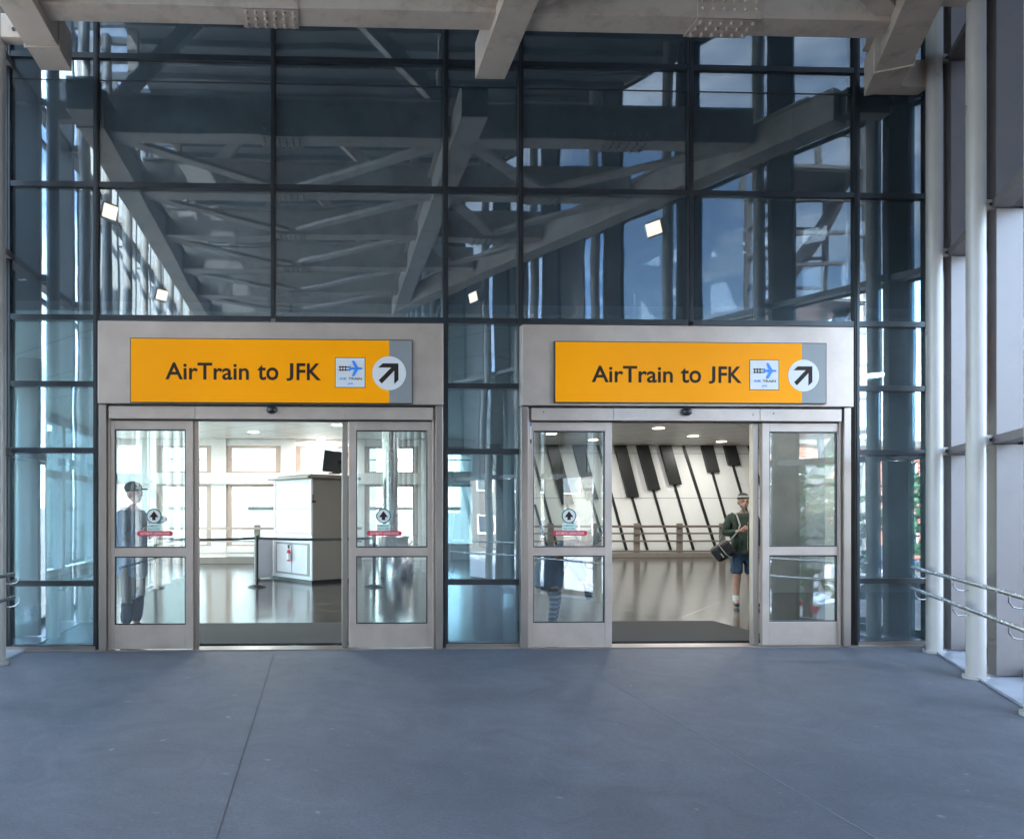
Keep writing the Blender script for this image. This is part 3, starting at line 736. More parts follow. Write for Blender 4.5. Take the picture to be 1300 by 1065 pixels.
# the front of the hall right of the facade
tag(MB().box(cx[-1] + .04, 17, 0.0, .3, -.3, ROOFZ + .3, finp).build('front_wall'), 'grey panelled wall right of the curtain wall', 'wall')
tag(MB().box(-6.1, cx[0] - .04, 0.0, .14, 0, .25, finp).box(-6.1, cx[0] - .04, 0.0, .3, 3.4, ROOFZ + .3, finp).build('front_wall'), 'grey panelled wall left of the curtain wall', 'wall')

# piano mural
ym = 16.2
PM = empty('piano_mural', (FX(820, ym), ym, 0), 'giant slanted black and white piano keys covering the back wall', 'mural')
MB().box(4.8, 17, ym, ym + .12, 0, 3.6, pianow).build('ivory_keys', PM)
def mp(px, py): 
    v = W(px, py, ym); return (v.x, v.z)
def key(top, bot, wpx, nm, mat=pianob, d=.05, wb=None):
    wb = wpx if wb is None else wb
    p = [mp(top[0] - wpx / 2, top[1]), mp(top[0] + wpx / 2, top[1]), mp(bot[0] + wb / 2, bot[1]), mp(bot[0] - wb / 2, bot[1])]
    MB().prism(p, ym - d, ym - .001, mat).build(nm, PM)
TOPY = 562
seamd = .02
bk = [((653 , TOPY), (679, 640)), ((699, TOPY), (720, 640)), ((785, TOPY), (802.5, 631)), ((813, TOPY), (829.5, 622)), ((842, TOPY), (856.5, 615)), ((895, TOPY), (904.5, 599.5)), ((923.5, TOPY), (931, 591)), ((976, TOPY), (981, 582)), ((1004, TOPY), (1008, 576)), ((1032, TOPY), (1035, 570)), ((732, TOPY), (751, 634)), ((625, TOPY), (652, 650))]
for t, b in bk:
    if t[0] in (653,): continue
    key(t, b, 14.5, 'black_key', d=.12)
for t, b in bk:
    # seam continuing below a black key
    sl_ = .285
    key((b[0] - .5, b[1]), (b[0] + (698 - b[1]) * sl_, 698), 3.0, 'key_seam', d=.03)
for t, b in (((866, TOPY), (909, 698)), ((758, TOPY), (795, 698)), ((949, TOPY), (990, 698)), ((672, TOPY), (708, 698))):
    key(t, b, 3.4, 'key_seam', d=.03)
# horizontal panel joints
for py in (575, 632):
    p0 = mp(600, py)
    MB().box(4.85, 16.9, ym - .006, ym - .001, p0[1] - .008, p0[1] + .008, signgrey).build('panel_joint', PM)
dpx = FX(975, 5.2)  # added wall: covers the bright mural so the leaf's reflections show
stone = pbr('grey_stone', (0.38, 0.38, 0.37), 0.35, 0, var=.2, scale=2)
tag(MB().box(dpx, 16.9, 5.2, 5.45, 0, 3.59, stone).build('partition'), 'grey stone partition added behind the far right door leaf', 'wall')
# kerbs and railings in hall
def railing(x0, x1, y, label, sp=2.0, rails=(.98, .76, .52, .2), kerb=.16):
    root = empty('guard_rail', (x0, y, 0), label, 'railing', 'hall guard rails')
    MB().box(x0, x1, y - .1, y + .1, 0, kerb, tan).build('kerb', root, bevel=.01)
    x = x0 + .1; i = 0
    while x < x1:
        MB().box(x - .09, x + .09, y - .04, y + .04, kerb, 1.08, tan).build('rail_post', root, bevel=.01)
        x += sp
    m = MB()
    for j, z in enumerate(rails):
        m.bar((x0, y - .06, z), (x1, y - .06, z), .05, .05 if j else .07, steel_b)
    m.build('rail', root)
    return root
railing(FX(640, 15.4), 16.8, 15.4, 'tan and steel guard rail along the piano key mural', sp=1.37)
railing(-5.6, 1.2, 13.0, 'tan guard rail in front of the bright hall windows', sp=1.9, rails=(.98, .62, .3), kerb=.2)

# entrance mats
for a, b, lb in ((250, 433, 'dark rubber entrance mat inside the left doorway'), (777, 957, 'dark rubber entrance mat inside the right doorway')):
    x0, x1 = FX(a) - .5, FX(b) + .5
    tag(MB().box(x0, x1, .25, 1.75, 0.001, .016, matm).build('entrance_mat', bevel=.005), lb, 'mat', 'entrance mats')

# downlights
def downlight(p, label, grp='round downlights in the hall ceiling', lit=True):
    root = empty('downlight', (p[0], p[1], 3.6), label, 'downlight', grp)
    n = 24
    ring = MB(); a = [(p[0] + .19 * math.cos(2 * math.pi * k / n), p[1] + .19 * math.sin(2 * math.pi * k / n)) for k in range(n)]
    ring.slab(a, 3.588, 3.599, white).build('trim_ring', root)
    b = [(p[0] + .14 * math.cos(2 * math.pi * k / n), p[1] + .14 * math.sin(2 * math.pi * k / n)) for k in range(n)]
    MB().slab(b, 3.580, 3.587, lampon).build('lens', root)
    ld = bpy.data.lights.new('downlight_lamp', 'AREA'); ld.shape = 'DISK'; ld.size = .3; ld.energy = 4.6; ld.color = (1, .975, .94)
    lo = bpy.data.objects.new('lamp', ld); COL.objects.link(lo); lo.parent = root; lo.location = (0, 0, -.03)
dl = {'A': (836, 543, 'lit downlight highest in the right doorway'), 'B': (880, 553, 'lit downlight middle of three in the right doorway'), 'C': (916, 560, 'lit downlight nearest the last piano key, right doorway'),
      'D': (700, 550, 'lit downlight seen at the left in the glass leaf of the right door'), 'E': (753, 558, 'lit downlight seen at the right in the glass leaf of the right door'),
      'F': (322, 548, 'lit downlight in the left doorway above the white window frame'), 'G': (408, 556, 'lit downlight in the left doorway above the white booth'), 'H': (429, 539, 'lit downlight at the top right corner of the left doorway')}
for kx, (a, b, lb) in dl.items():
    p = G(a, b, 3.6); downlight((p.x, p.y), lb)
for i, p in enumerate(((-3.6, 6.2), (5.5, 5.2), (8.3, 6.8), (2.2, 8.6), (12, 8.2), (5.6, 9.4), (-3.8, 10.6), (14.4, 12.3), (6.2, 2.0), (-1, 3.2), (8.7, 3.6))):  # unseen downlights added for light, one of them over the grey partition
    downlight(p, 'added unseen downlight in the nearer hall ceiling above the door heads')

# white booth
BT = empty('security_booth', (0, 7.2, 0), 'tall white panelled booth with cabinet doors inside the left doorway', 'booth')
C0 = G(396, 741); C1 = G(348, 734.5); C2 = G(452, 736.5)
HB = FZ(396, 607, C0.y)
C3 = C1 + (C2 - C0)
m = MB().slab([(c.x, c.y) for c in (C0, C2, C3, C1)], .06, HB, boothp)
# right face's shade put into the colour: thin darker beige sheet
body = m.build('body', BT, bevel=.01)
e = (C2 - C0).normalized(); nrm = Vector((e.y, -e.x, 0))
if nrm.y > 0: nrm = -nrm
MB().bar((C0 + e * .02 + nrm * .006) + Vector((0, 0, (HB + .06) / 2)), C2 + nrm * .006 + Vector((0, 0, (HB + .06) / 2)), .012, HB - .08, booths).build('shaded_side_sheet', BT)
MB().slab([((c.x - .06) * 1 + (0.06 if c in (C0, C2) else 0), c.y) for c in (C0, C2, C3, C1)], 0, .06, dark).build('plinth', BT)
fdir = (C1 - C0).normalized(); fn = Vector((-fdir.y, fdir.x, 0)); 
if fn.y > 0: fn = -fn
Lf = (C1 - C0).length
def onf(s, z, o=.004): return C0 + fdir * (s * Lf) + fn * o + Vector((0, 0, z))
m = MB()
for z in (1.5, 1.0): m.bar(onf(.02, z), onf(.98, z), .004, .012, signgrey)
m.build('panel_joint', BT)
def panel(s0, s1, z0, z1, nm, mat, o=.008):
    return MB().bar(onf(s0, (z0 + z1) / 2, o), onf(s1, (z0 + z1) / 2, o), .014, z1 - z0, mat).build(nm, BT, bevel=.003)
panel(.10, .49, .18, .76, 'cabinet_door', boothp, .012); panel(.51, .90, .18, .76, 'cabinet_door', boothp, .012)
panel(.06, .94, .14, .80, 'cabinet_frame', signgrey, .004)
panel(-.02, 1.02, .93, .97, 'trim_rail', chrome, .012)
for s_ in (.03, .97): panel(s_ - .02, s_ + .02, .97, HB - .03, 'corner_trim', white, .008)
q = [C0 + (-fdir * .12) + fn * .1 - e * .08, C2 + e * .1 - fdir * .12 + fn * .05, C3 + e * .1 + fdir * .12, C1 + fdir * .12 - e * .1]
MB().slab([(c.x, c.y) for c in q], HB, HB + .05, tan).slab([(c.x * .8 + C3.x * .2, c.y * .8 + C3.y * .2) for c in q], HB + .05, HB + .10, tan).build('roof', BT, bevel=.012)
# low cabinet beside the booth
A0 = G(348, 734.5); A1 = G(323, 737)
LCm = empty('low_cabinet', (A1.x, A1.y, 0), 'low white cabinet standing against the left side of the booth', 'cabinet')
MB().slab([(A0.x - .03, A0.y - .05), (A0.x - .03, A0.y + .7), (A1.x, A1.y + .7), (A1.x, A1.y)], .04, .86, boothp).build('body', LCm, bevel=.008)
MB().slab([(A0.x - .03, A0.y - .06), (A0.x - .03, A0.y + .72), (A1.x - .02, A1.y + .72), (A1.x - .02, A1.y - .02)], .861, .89, white).build('top', LCm, bevel=.004)
# latch and fire extinguisher
MB().box(C0.x + .0, C0.x + .08, C0.y - .05, C0.y - .012, 1.62, 1.66, blackp).box(C0.x + .01, C0.x + .035, C0.y - .05, C0.y - .012, 1.62, 1.78, blackp).build('door_latch', BT)
fe = onf(.5, .42, .09)
FE = empty('fire_extinguisher', (fe.x, fe.y, .42), 'small red and white fire extinguisher hung on the booth cabinet doors', 'extinguisher')
MB().tube([fe, fe + Vector((0, 0, .20)), fe + Vector((0, 0, .24))], [.04, .04, .02], redm, 14).build('cylinder', FE)
MB().tube([fe + Vector((0, 0, .03)), fe + Vector((0, 0, .16))], .042, signwhite, 14).build('label_band', FE)
MB().tube([fe + Vector((0, 0, .26)), fe + Vector((0, 0, .32))], .02, blackp, 8).bar(fe + Vector((-.03, 0, .32)), fe + Vector((.05, 0, .34)), .02, .015, blackp).build('valve', FE)
# monitor on the booth
mo = W(424, 597, C0.y + .3)
MO = empty('monitor', (mo.x, mo.y, HB), 'black flat monitor tilted on top of the white booth', 'monitor')
mm_ = MB().bar(Vector((mo.x, mo.y, HB + .13)), Vector((mo.x + .05, mo.y - .02, HB + .56)), .5, .05, blackp, up=(0.2, -1, 0))
mm_.build('screen', MO, bevel=.006)
MB().box(mo.x - .03, mo.x + .03, mo.y + .02, mo.y + .08, HB + .1, HB + .3, blackp).box(mo.x - .12, mo.x + .12, mo.y - .08, mo.y + .12, HB + .1, HB + .12, blackp).build('stand', MO)

# stanchions
def stanchion(p, label):
    root = empty('queue_post', (p.x, p.y, 0), label, 'queue post', 'black belt barrier posts')
    MB().tube([(p.x, p.y, 0), (p.x, p.y, .02), (p.x, p.y, .05)], [.18, .18, .06], blackp, 24).build('base', root)
    MB().tube([(p.x, p.y, .04), (p.x, p.y, .98)], .032, blackp, 16).build('post', root)
    MB().tube([(p.x, p.y, .88), (p.x, p.y, .99)], .04, blackp, 16).build('belt_head', root)
s1 = G(326, 745); s2 = G(475, 745)
stanchion(s1, 'black belt post standing just left of the booth')
stanchion(s2, 'black belt post seen through the glass in front of the steel drum')
s0 = Vector((s1.x - 1.9, s1.y - .1, 0)); 
stanchion(s0, 'black belt post nearest the left edge of the left doorway')
for a, b, lb in ((s1, s2, 'black retractable belt stretched in front of the booth'), (s0, s1, 'black retractable belt left of the booth')):
    pts = [Vector((a.x + (b.x - a.x) * t, a.y + (b.y - a.y) * t, .935 - .03 * 4 * t * (1 - t))) for t in [i / 10 for i in range(11)]]
    m = MB()
    for u, v in zip(pts[:-1], pts[1:]): m.bar(u, v, .006, .05, blackp)
    tag(m.build('barrier_belt'), lb, 'belt')
# steel column with drum base
cl = G(505, 737); cl.y += .4
SCN = empty('steel_column', (cl.x, cl.y, 0), 'polished steel column on a wide round drum base behind the left door leaf', 'column')
MB().tube([(cl.x, cl.y, 0), (cl.x, cl.y, .9), (cl.x, cl.y, .93)], [.38, .38, .30], chrome, 40).build('drum_base', SCN)
MB().tube([(cl.x - .12, cl.y, .9), (cl.x - .12, cl.y, 3.6)], .17, chrome, 32).build('shaft', SCN)
# two more interior pale columns
for x, y, lb in ((3.2, 4.2, 'bluish steel column behind the middle glass bay'), (-4.1, 3.0, 'pale round column behind the far left glass bay')):
    tag(MB().tube([(x, y, 0), (x, y, 3.6)], .2, tubep, 32).tube([(x, y, 0), (x, y, .12)], .23, chrome, 32).build('round_column'), lb, 'column')

# ================================================================== PEOPLE
def skin_mesh(chains, sub=2):
    """chains: list of lists of (pos, radius); first chain first vertex is the root; verts shared when positions equal"""
    vs = []; rad = []; ed = []; idx = {}
    def vid(p, r):
        kx = tuple(round(c, 4) for c in p)
        if kx in idx: return idx[kx]
        idx[kx] = len(vs); vs.append(kx); rad.append(r); return idx[kx]
    for ch in chains:
        pv = None
        for p, r in ch:
            i = vid(p, r)
            if pv is not None and pv != i: ed.append((pv, i))
            pv = i
    me = bpy.data.meshes.new('sk'); me.from_pydata(vs, ed, []); me.update()
    o = bpy.data.objects.new('sk', me); COL.objects.link(o)
    o.modifiers.new('s', 'SKIN'); 
    sv = me.skin_vertices[0].data if me.skin_vertices else None
    if sv is None:
        bm = bmesh.new(); bm.from_mesh(me); bm.verts.layers.skin.verify(); bm.to_mesh(me); bm.free(); sv = me.skin_vertices[0].data
    for i, r in enumerate(rad):
        sv[i].radius = (r, r) if not isinstance(r, tuple) else r
        sv[i].use_root = (i == 0)
    sb = o.modifiers.new('u', 'SUBSURF'); sb.levels = sub; sb.render_levels = sub
    dg = bpy.context.evaluated_depsgraph_get(); dg.update()
    m2 = bpy.data.meshes.new_from_object(o.evaluated_get(dg))
    V = [v.co.copy() for v in m2.vertices]; Fc = [tuple(p.vertices) for p in m2.polygons]
    bpy.data.objects.remove(o); bpy.data.meshes.remove(m2); bpy.data.meshes.remove(me)
    return V, Fc
def remesh(V, Fc, vox):
    me = bpy.data.meshes.new('rm'); me.from_pydata([tuple(v) for v in V], [], Fc); me.update()
    o = bpy.data.objects.new('rm', me); COL.objects.link(o)
    r = o.modifiers.new('r', 'REMESH'); r.mode = 'VOXEL'; r.voxel_size = vox
    s = o.modifiers.new('s', 'SMOOTH'); s.factor = .5; s.iterations = 2
    dg = bpy.context.evaluated_depsgraph_get(); dg.update()
    m2 = bpy.data.meshes.new_from_object(o.evaluated_get(dg))
    V = [v.co.copy() for v in m2.vertices]; Fc = [tuple(p.vertices) for p in m2.polygons]
    bpy.data.objects.remove(o); bpy.data.meshes.remove(m2); bpy.data.meshes.remove(me)
    return V, Fc
skinm = pbr('skin', (0.46, 0.25, 0.18), 0.55, 0, var=.1, scale=20)
green_cloth = pbr('dark_green_fleece', (0.035, 0.050, 0.038), 0.9, 0, var=.25, scale=14, bump=.3, bscale=60)
denim = pbr('blue_denim', (0.04, 0.072, 0.125), 0.85, 0, var=.3, scale=16, bump=.3, bscale=90)
navy = pbr('blue_coat', (0.07, 0.13, 0.21), 0.7, 0, var=.2, scale=9)
sock = pbr('white_sock', (0.7, 0.7, 0.7), 0.9); shoe = pbr('black_shoe', (0.02, 0.02, 0.022), 0.5); capm = pbr('dark_knit_cap', (0.035, 0.035, 0.035), 0.9, 0, var=.3, scale=60)
capl = pbr('cap_stripe', (0.35, 0.34, 0.31), 0.9); beard = pbr('grey_beard', (0.30, 0.25, 0.22), 0.9, 0, var=.3, scale=80); hairm = pbr('brown_hair', (0.06, 0.035, 0.02), 0.7)
eyem = pbr('eye_dark', (0.02, 0.015, 0.012), 0.2); bagm = pbr('black_bag_fabric', (0.018, 0.018, 0.02), 0.6, 0, var=.2, scale=30)
class Geo:
    def __init__(s): s.V = []; s.F = []
    def add(s, V, F):
        k = len(s.V); s.V += [Vector(v) for v in V]; s.F += [tuple(a + k for a in f) for f in F]
def ball_geo(c, r, sc=(1, 1, 1), seg=20, ring=14):
    m = MB().ball(c, r, skinm, seg, ring, sc); return m.v, m.f
def head_geo(g, c, s=1.0):
    """head centre c, facing -y, height about .23"""
    c = Vector(c)
    g.add(*ball_geo(c + Vector((0, .012, .02)) * s, .1 * s, (.76, .93, 1.05)))
    g.add(*ball_geo(c + Vector((0, -.018, -.045)) * s, .075 * s, (.80, .85, .95)))
    g.add(*ball_geo(c + Vector((0, -.055, -.092)) * s, .028 * s, (1.0, .8, .75)))
    g.add(*ball_geo(c + Vector((0, -.100, -.022)) * s, .017 * s, (.8, 1.0, 1.0)))
    g.add(*ball_geo(c + Vector((0, -.092, .002)) * s, .014 * s, (.6, 1, 1.8)))
    g.add(*ball_geo(c + Vector((0, -.082, -.062)) * s, .02 * s, (1.2, .6, .5)))
    g.add(*ball_geo(c + Vector((0, -.078, .026)) * s, .03 * s, (1.8, .6, .4)))
    for q in (-1, 1): g.add(*ball_geo(c + Vector((q * .078, .012, -.01)) * s, .03 * s, (.35, .7, 1.1), 12, 8))
def hand_geo(g, wrist, d, palmn, s=1.0, curl=.6, side=1):
    """d: direction from wrist to fingers, palmn: palm facing"""
    w = Vector(wrist); d = Vector(d).normalized(); pn = Vector(palmn); pn = (pn - d * pn.dot(d)).normalized(); lat = d.cross(pn) * side
    pl = [(w, .024 * s), (w + d * .035 * s, .026 * s), (w + d * .08 * s, .028 * s)]
    m = MB()
    for q in (-.026, -.009, .009, .026):
        m.tube([w, w + d * .045 * s + lat * q * .7 * s, w + d * .088 * s + lat * q * s], [.018 * s, .015 * s, .012 * s], skinm, 8)
    g.add(m.v, m.f)
    for q, ln in ((-.028, .062), (-.010, .075), (.010, .08), (.028, .072)):
        b = w + d * .085 * s + lat * q * s; m = MB(); pts = [b]; a = 0; cur = b
        for k_, fr in enumerate((.42, .33, .25)):
            a += curl * (1.1 if k_ else .6)
            cur = cur + (d * math.cos(a) + pn * math.sin(a)) * ln * s * fr; pts.append(cur)
        m.tube(pts, [.0105 * s, .0098 * s, .0088 * s, .0065 * s], skinm, 8); g.add(m.v, m.f)
    b = w + d * .025 * s - lat * .024 * s; m = MB()
    m.tube([b, b + (d * .5 - lat * .7 + pn * .3).normalized() * .035 * s, b + (d * .5 - lat * .7 + pn * .3).normalized() * .035 * s + (d * .8 - lat * .1 + pn * .6).normalized() * .04 * s], [.015 * s, .012 * s, .008 * s], skinm, 8); g.add(m.v, m.f)
def mesh_obj(name, V, Fc, parent, org, mats, fn=None, rot=0.0):
    me = bpy.data.meshes.new(name); me.from_pydata([tuple(Vector(v)) for v in V], [], Fc)
    for mt in mats: me.materials.append(mt)
    me.update()
    for p in me.polygons:
        p.use_smooth = True
        if fn: p.material_index = fn(p.center)
    o = bpy.data.objects.new(name, me); COL.objects.link(o); o.parent = parent
    return o

def folds(o, st=.02, sz=.09):
    tx = bpy.data.textures.new('folds', 'CLOUDS'); tx.noise_scale = sz; tx.noise_depth = 3
    d = o.modifiers.new('folds', 'DISPLACE'); d.texture = tx; d.strength = st; d.mid_level = .5
    return o
def man():
    base = G(943, 770)
    root = empty('person', (base.x, base.y, 0), 'man in dark green jacket and denim shorts standing in the right doorway', 'person')
    root.rotation_euler.z = R(-10); root.scale = (.955,) * 3
    # local: faces -y; the viewer's left is -x
    hipz = .90
    hL, hR = (.085, 0, hipz), (-.085, 0, hipz)
    kL, kR = (.115, -.02, .49), (-.095, -.03, .49)
    aL, aR = (.165, .02, .09), (-.105, -.02, .09)
    tL, tR = (.21, -.14, .035), (-.145, -.17, .035)
    pel = (0, 0, .93); ches = (0, -.005, 1.28); nk = (0, .005, 1.47); nk2 = (0, -.01, 1.55)
    sL, sR = (.19, 0, 1.41), (-.19, 0, 1.41)
    eL, eR = (.25, .03, 1.13), (-.27, .02, 1.15)
    wL, wR = (.25, -.06, .90), (-.12, -.22, 1.20)
    g = Geo()
    V, F_ = skin_mesh([[(pel, .11), ((0, 0, 1.08), .10), (ches, .12), (nk, .06), (nk2, .055)], [(pel, .11), (hL, .09), (kL, .062), ((.14, .01, .33), .06), (aL, .04)], [(pel, .11), (hR, .09), (kR, .062), ((-.1, 0, .33), .06), (aR, .04)],
                       [(ches, .12), (sL, .055), (eL, .045), (wL, .028)], [(ches, .12), (sR, .055), (eR, .045), (wR, .028)], [(aL, .04), (tL, .035)], [(aR, .04), (tR, .035)]])
    g.add(V, F_); head_geo(g, (0, -.02, 1.66)); hand_geo(g, wR, (.62, -.45, .5), (.3, .9, .1), curl=1.0); hand_geo(g, wL, (0, -.1, -1), (-1, 0, 0), curl=.35)
    V, F_ = remesh(g.V, g.F, .009)
    def fm(c):
        if c.z < .10: return 0
        if 1.53 < c.z < 1.60 and c.y < -.05 and abs(c.x) < .075 and not (1.588 < c.z < 1.6 and abs(c.x) < .03): return 1
        return 0
    mesh_obj('body', V, F_, root, None, [skinm, beard], fm)
    m = MB()
    for q in (-1, 1): m.ball((q * .031, -.1, 1.672), .0075, eyem, 8, 6)
    m.build_local = None
    o = m.build('eye'); o.parent = root; o.location = (0, 0, 0)
    # jacket
    V, F_ = skin_mesh([[((0, 0, .78), .170), ((0, 0, .88), .170), ((0, 0, 1.05), .168), ((0, -.01, 1.26), .172), ((0, .0, 1.42), .10), ((0, 0, 1.50), .075)], [((0, -.01, 1.26), .172), (sL, .083), (eL, .066), ((.25, -.045, .94), .045)], [((0, -.01, 1.26), .172), (sR, .083), (eR, .068), ((-.15, -.185, 1.19), .045)]])
    folds(mesh_obj('jacket', V, F_, root, None, [green_cloth, sock], lambda c: 0), .035)
    MB_zip = MB().bar((0.005, -.178, .9), (0.005, -.19, 1.35), .006, .01, capl, up=(0, 1, 0)); o = MB_zip.build('zip'); o.parent = root
    V, F_ = skin_mesh([[((0, 0, .93), .165), ((0, 0, .86), .15)], [((0, 0, .93), .165), ((.095, 0, .80), .118), ((.115, -.015, .60), .098), ((.12, -.02, .50), .10)], [((0, 0, .93), .165), ((-.095, 0, .80), .118), ((-.1, -.02, .60), .098), ((-.1, -.025, .50), .10)]])
    folds(mesh_obj('shorts', V, F_, root, None, [denim]), .03)
    for a, t, nm in ((aL, tL, 'shoe'), (aR, tR, 'shoe')):
        a = Vector(a); t = Vector(t); d = (t - a); d.z = 0; d.normalize()
        V, F_ = skin_mesh([[((a - d * .06) + Vector((0, 0, -.045)), .045), (a + d * .03 + Vector((0, 0, -.045)), .048), (a + d * .12 + Vector((0, 0, -.052)), .046), (a + d * .19 + Vector((0, 0, -.058)), .036)], [(a + d * .0 + Vector((0, 0, -.045)), .05), (a + Vector((0, 0, .02)), .048)]])
        V = [Vector((v.x, v.y, max(v.z, .004))) for v in V]
        mesh_obj('shoe', V, F_, root, None, [shoe, sock], lambda c: 1 if c.z < .018 else 0)
        m = MB().tube([a + Vector((0, 0, .0)), a + Vector((0, .0, .09))], [.05, .053], sock, 16); o = m.build('sock'); o.parent = root
    # knit cap
    m = MB(); P = []; n = 24; rings = [(0.0, .094), (.03, .097), (.06, .088), (.09, .062), (.105, .02)]
    for i, (h, r) in enumerate(rings[:-1]):
        h2, r2 = rings[i + 1]
        a = [Vector((r * .86 * math.cos(2 * math.pi * k / n), .0 + r * 1.05 * math.sin(2 * math.pi * k / n) - .008, 1.70 + h)) for k in range(n)]
        b = [Vector((r2 * .86 * math.cos(2 * math.pi * k / n), .0 + r2 * 1.05 * math.sin(2 * math.pi * k / n) - .008, 1.70 + h2)) for k in range(n)]
        m.poly(a + b, [(k, (k + 1) % n, n + (k + 1) % n, n + k) for k in range(n)], capl if i == 1 else capm, True)
    m.poly(b, [tuple(range(n))], capm)
    o = m.build('knit_cap'); o.parent = root
    # bag
    bg = empty('shoulder_bag', (0, 0, 0), 'black shoulder bag with pale piping hanging at the man in the green jacket', 'bag')
    o = MB().bar((-.46, -.10, .80), (-.21, -.12, .97), .17, .25, bagm).build('bag_body', bevel=.05); o.parent = bg
    m = MB().tube([(-.42, -.18, .98), (-.33, -.24, .84), (-.24, -.2, .78)], .008, capl, 8).tube([(-.43, -.14, .93), (-.36, -.22, .79)], .008, capl, 8); o = m.build('piping'); o.parent = bg
    m = MB().tube([(-.24, -.14, 1.05), (-.14, -.2, 1.2), (-.11, -.19, 1.3), (-.13, -.1, 1.46), (-.15, .03, 1.5), (-.2, .15, 1.3), (-.32, .06, 1.05)], .012, capl, 8); o = m.build('strap'); o.parent = bg
    bg.location = root.location; bg.rotation_euler = root.rotation_euler; bg.scale = root.scale
man()

def cap_reflection_person():  # solid figure behind the glass stands in for a reflected person
    base = W(168, 650, 1.15)
    root = empty('person', (base.x, base.y, 0), 'solid figure in brimmed cap and dark blue coat, in place of a reflection in the far left door leaf', 'person')
    root.rotation_euler.z = R(70)       # faces to the right
    g = Geo()
    pel = (0, 0, .93); ches = (0, 0, 1.28)
    V, F_ = skin_mesh([[(pel, .13), (ches, .14), ((0, -.01, 1.46), .065), ((0, -.02, 1.54), .058)], [(pel, .13), ((.09, 0, .88), .1), ((.1, -.02, .48), .07), ((.1, .02, .08), .045), ((.11, -.13, .04), .038)], [(pel, .13), ((-.09, 0, .88), .1), ((-.1, -.02, .48), .07), ((-.1, .02, .08), .045), ((-.11, -.13, .04), .038)],
                       [(ches, .14), ((.19, 0, 1.40), .06), ((.25, -.03, 1.12), .045), ((.12, -.28, 1.25), .028)], [(ches, .14), ((-.19, 0, 1.40), .06), ((-.25, -.03, 1.12), .045), ((-.10, -.28, 1.25), .028)]])
    g.add(V, F_); head_geo(g, (0, -.03, 1.65)); hand_geo(g, (.12, -.28, 1.25), (-.5, -.5, .5), (0, 1, 0), curl=.8); hand_geo(g, (-.10, -.28, 1.25), (.5, -.5, .5), (0, 1, 0), curl=.8, side=-1)
    V, F_ = remesh(g.V, g.F, .011)
    mesh_obj('body', V, F_, root, None, [skinm])
    m = MB()
    for q in (-1, 1): m.ball((q * .032, -.113, 1.662), .010, eyem, 8, 6)
    o = m.build('eye'); o.parent = root
    V, F_ = skin_mesh([[((0, 0, .62), .20), ((0, 0, .74), .20), ((0, 0, 1.0), .18), ((0, 0, 1.26), .18), ((0, 0, 1.42), .10), ((0, 0, 1.5), .08)], [((0, 0, 1.26), .18), ((.19, 0, 1.40), .085), ((.25, -.03, 1.12), .07), ((.13, -.25, 1.23), .05)], [((0, 0, 1.26), .18), ((-.19, 0, 1.40), .085), ((-.25, -.03, 1.12), .07), ((-.11, -.25, 1.23), .05)]])
    folds(mesh_obj('coat', V, F_, root, None, [navy]), .035)
    V, F_ = skin_mesh([[((0, 0, 1.05), .13), ((0, 0, .9), .15), ((.1, 0, .75), .10), ((.1, -.02, .48), .085), ((.1, .02, .10), .07)], [((0, 0, .9), .15), ((-.1, 0, .75), .10), ((-.1, -.02, .48), .085), ((-.1, .02, .10), .07)]])
    folds(mesh_obj('trousers', V, F_, root, None, [capm]), .03)
    for q in (-1, 1):
        V, F_ = skin_mesh([[((q * .1, .07, .05), .045), ((q * .105, -.05, .048), .05), ((q * .11, -.17, .04), .036)]])
        mesh_obj('shoe', [Vector((v.x, v.y, max(v.z, .002))) for v in V], F_, root, None, [shoe])
    m = MB().ball((0, -.01, 1.72), .105, capm, 24, 12, (.92, 1.05, .75)); m.slab([(.085 * math.cos(a) * 1.0, -.08 - .12 * math.sin(a)) for a in [R(10 * i) for i in range(19)]], 1.695, 1.71, capm)
    o = m.build('cap'); o.parent = root
    cm = empty('camera', (0, 0, 0), 'small black camera held up by the stand-in figure in the brimmed cap', 'camera')
    cm.location = root.location; cm.rotation_euler = root.rotation_euler
    o = MB().box(-.06, .08, -.40, -.35, 1.30, 1.39, blackp).build('camera_body', bevel=.006); o.parent = cm
    o = MB().tube([(0.01, -.40, 1.345), (0.01, -.45, 1.345)], .03, blackp, 16).build('lens'); o.parent = cm
cap_reflection_person()

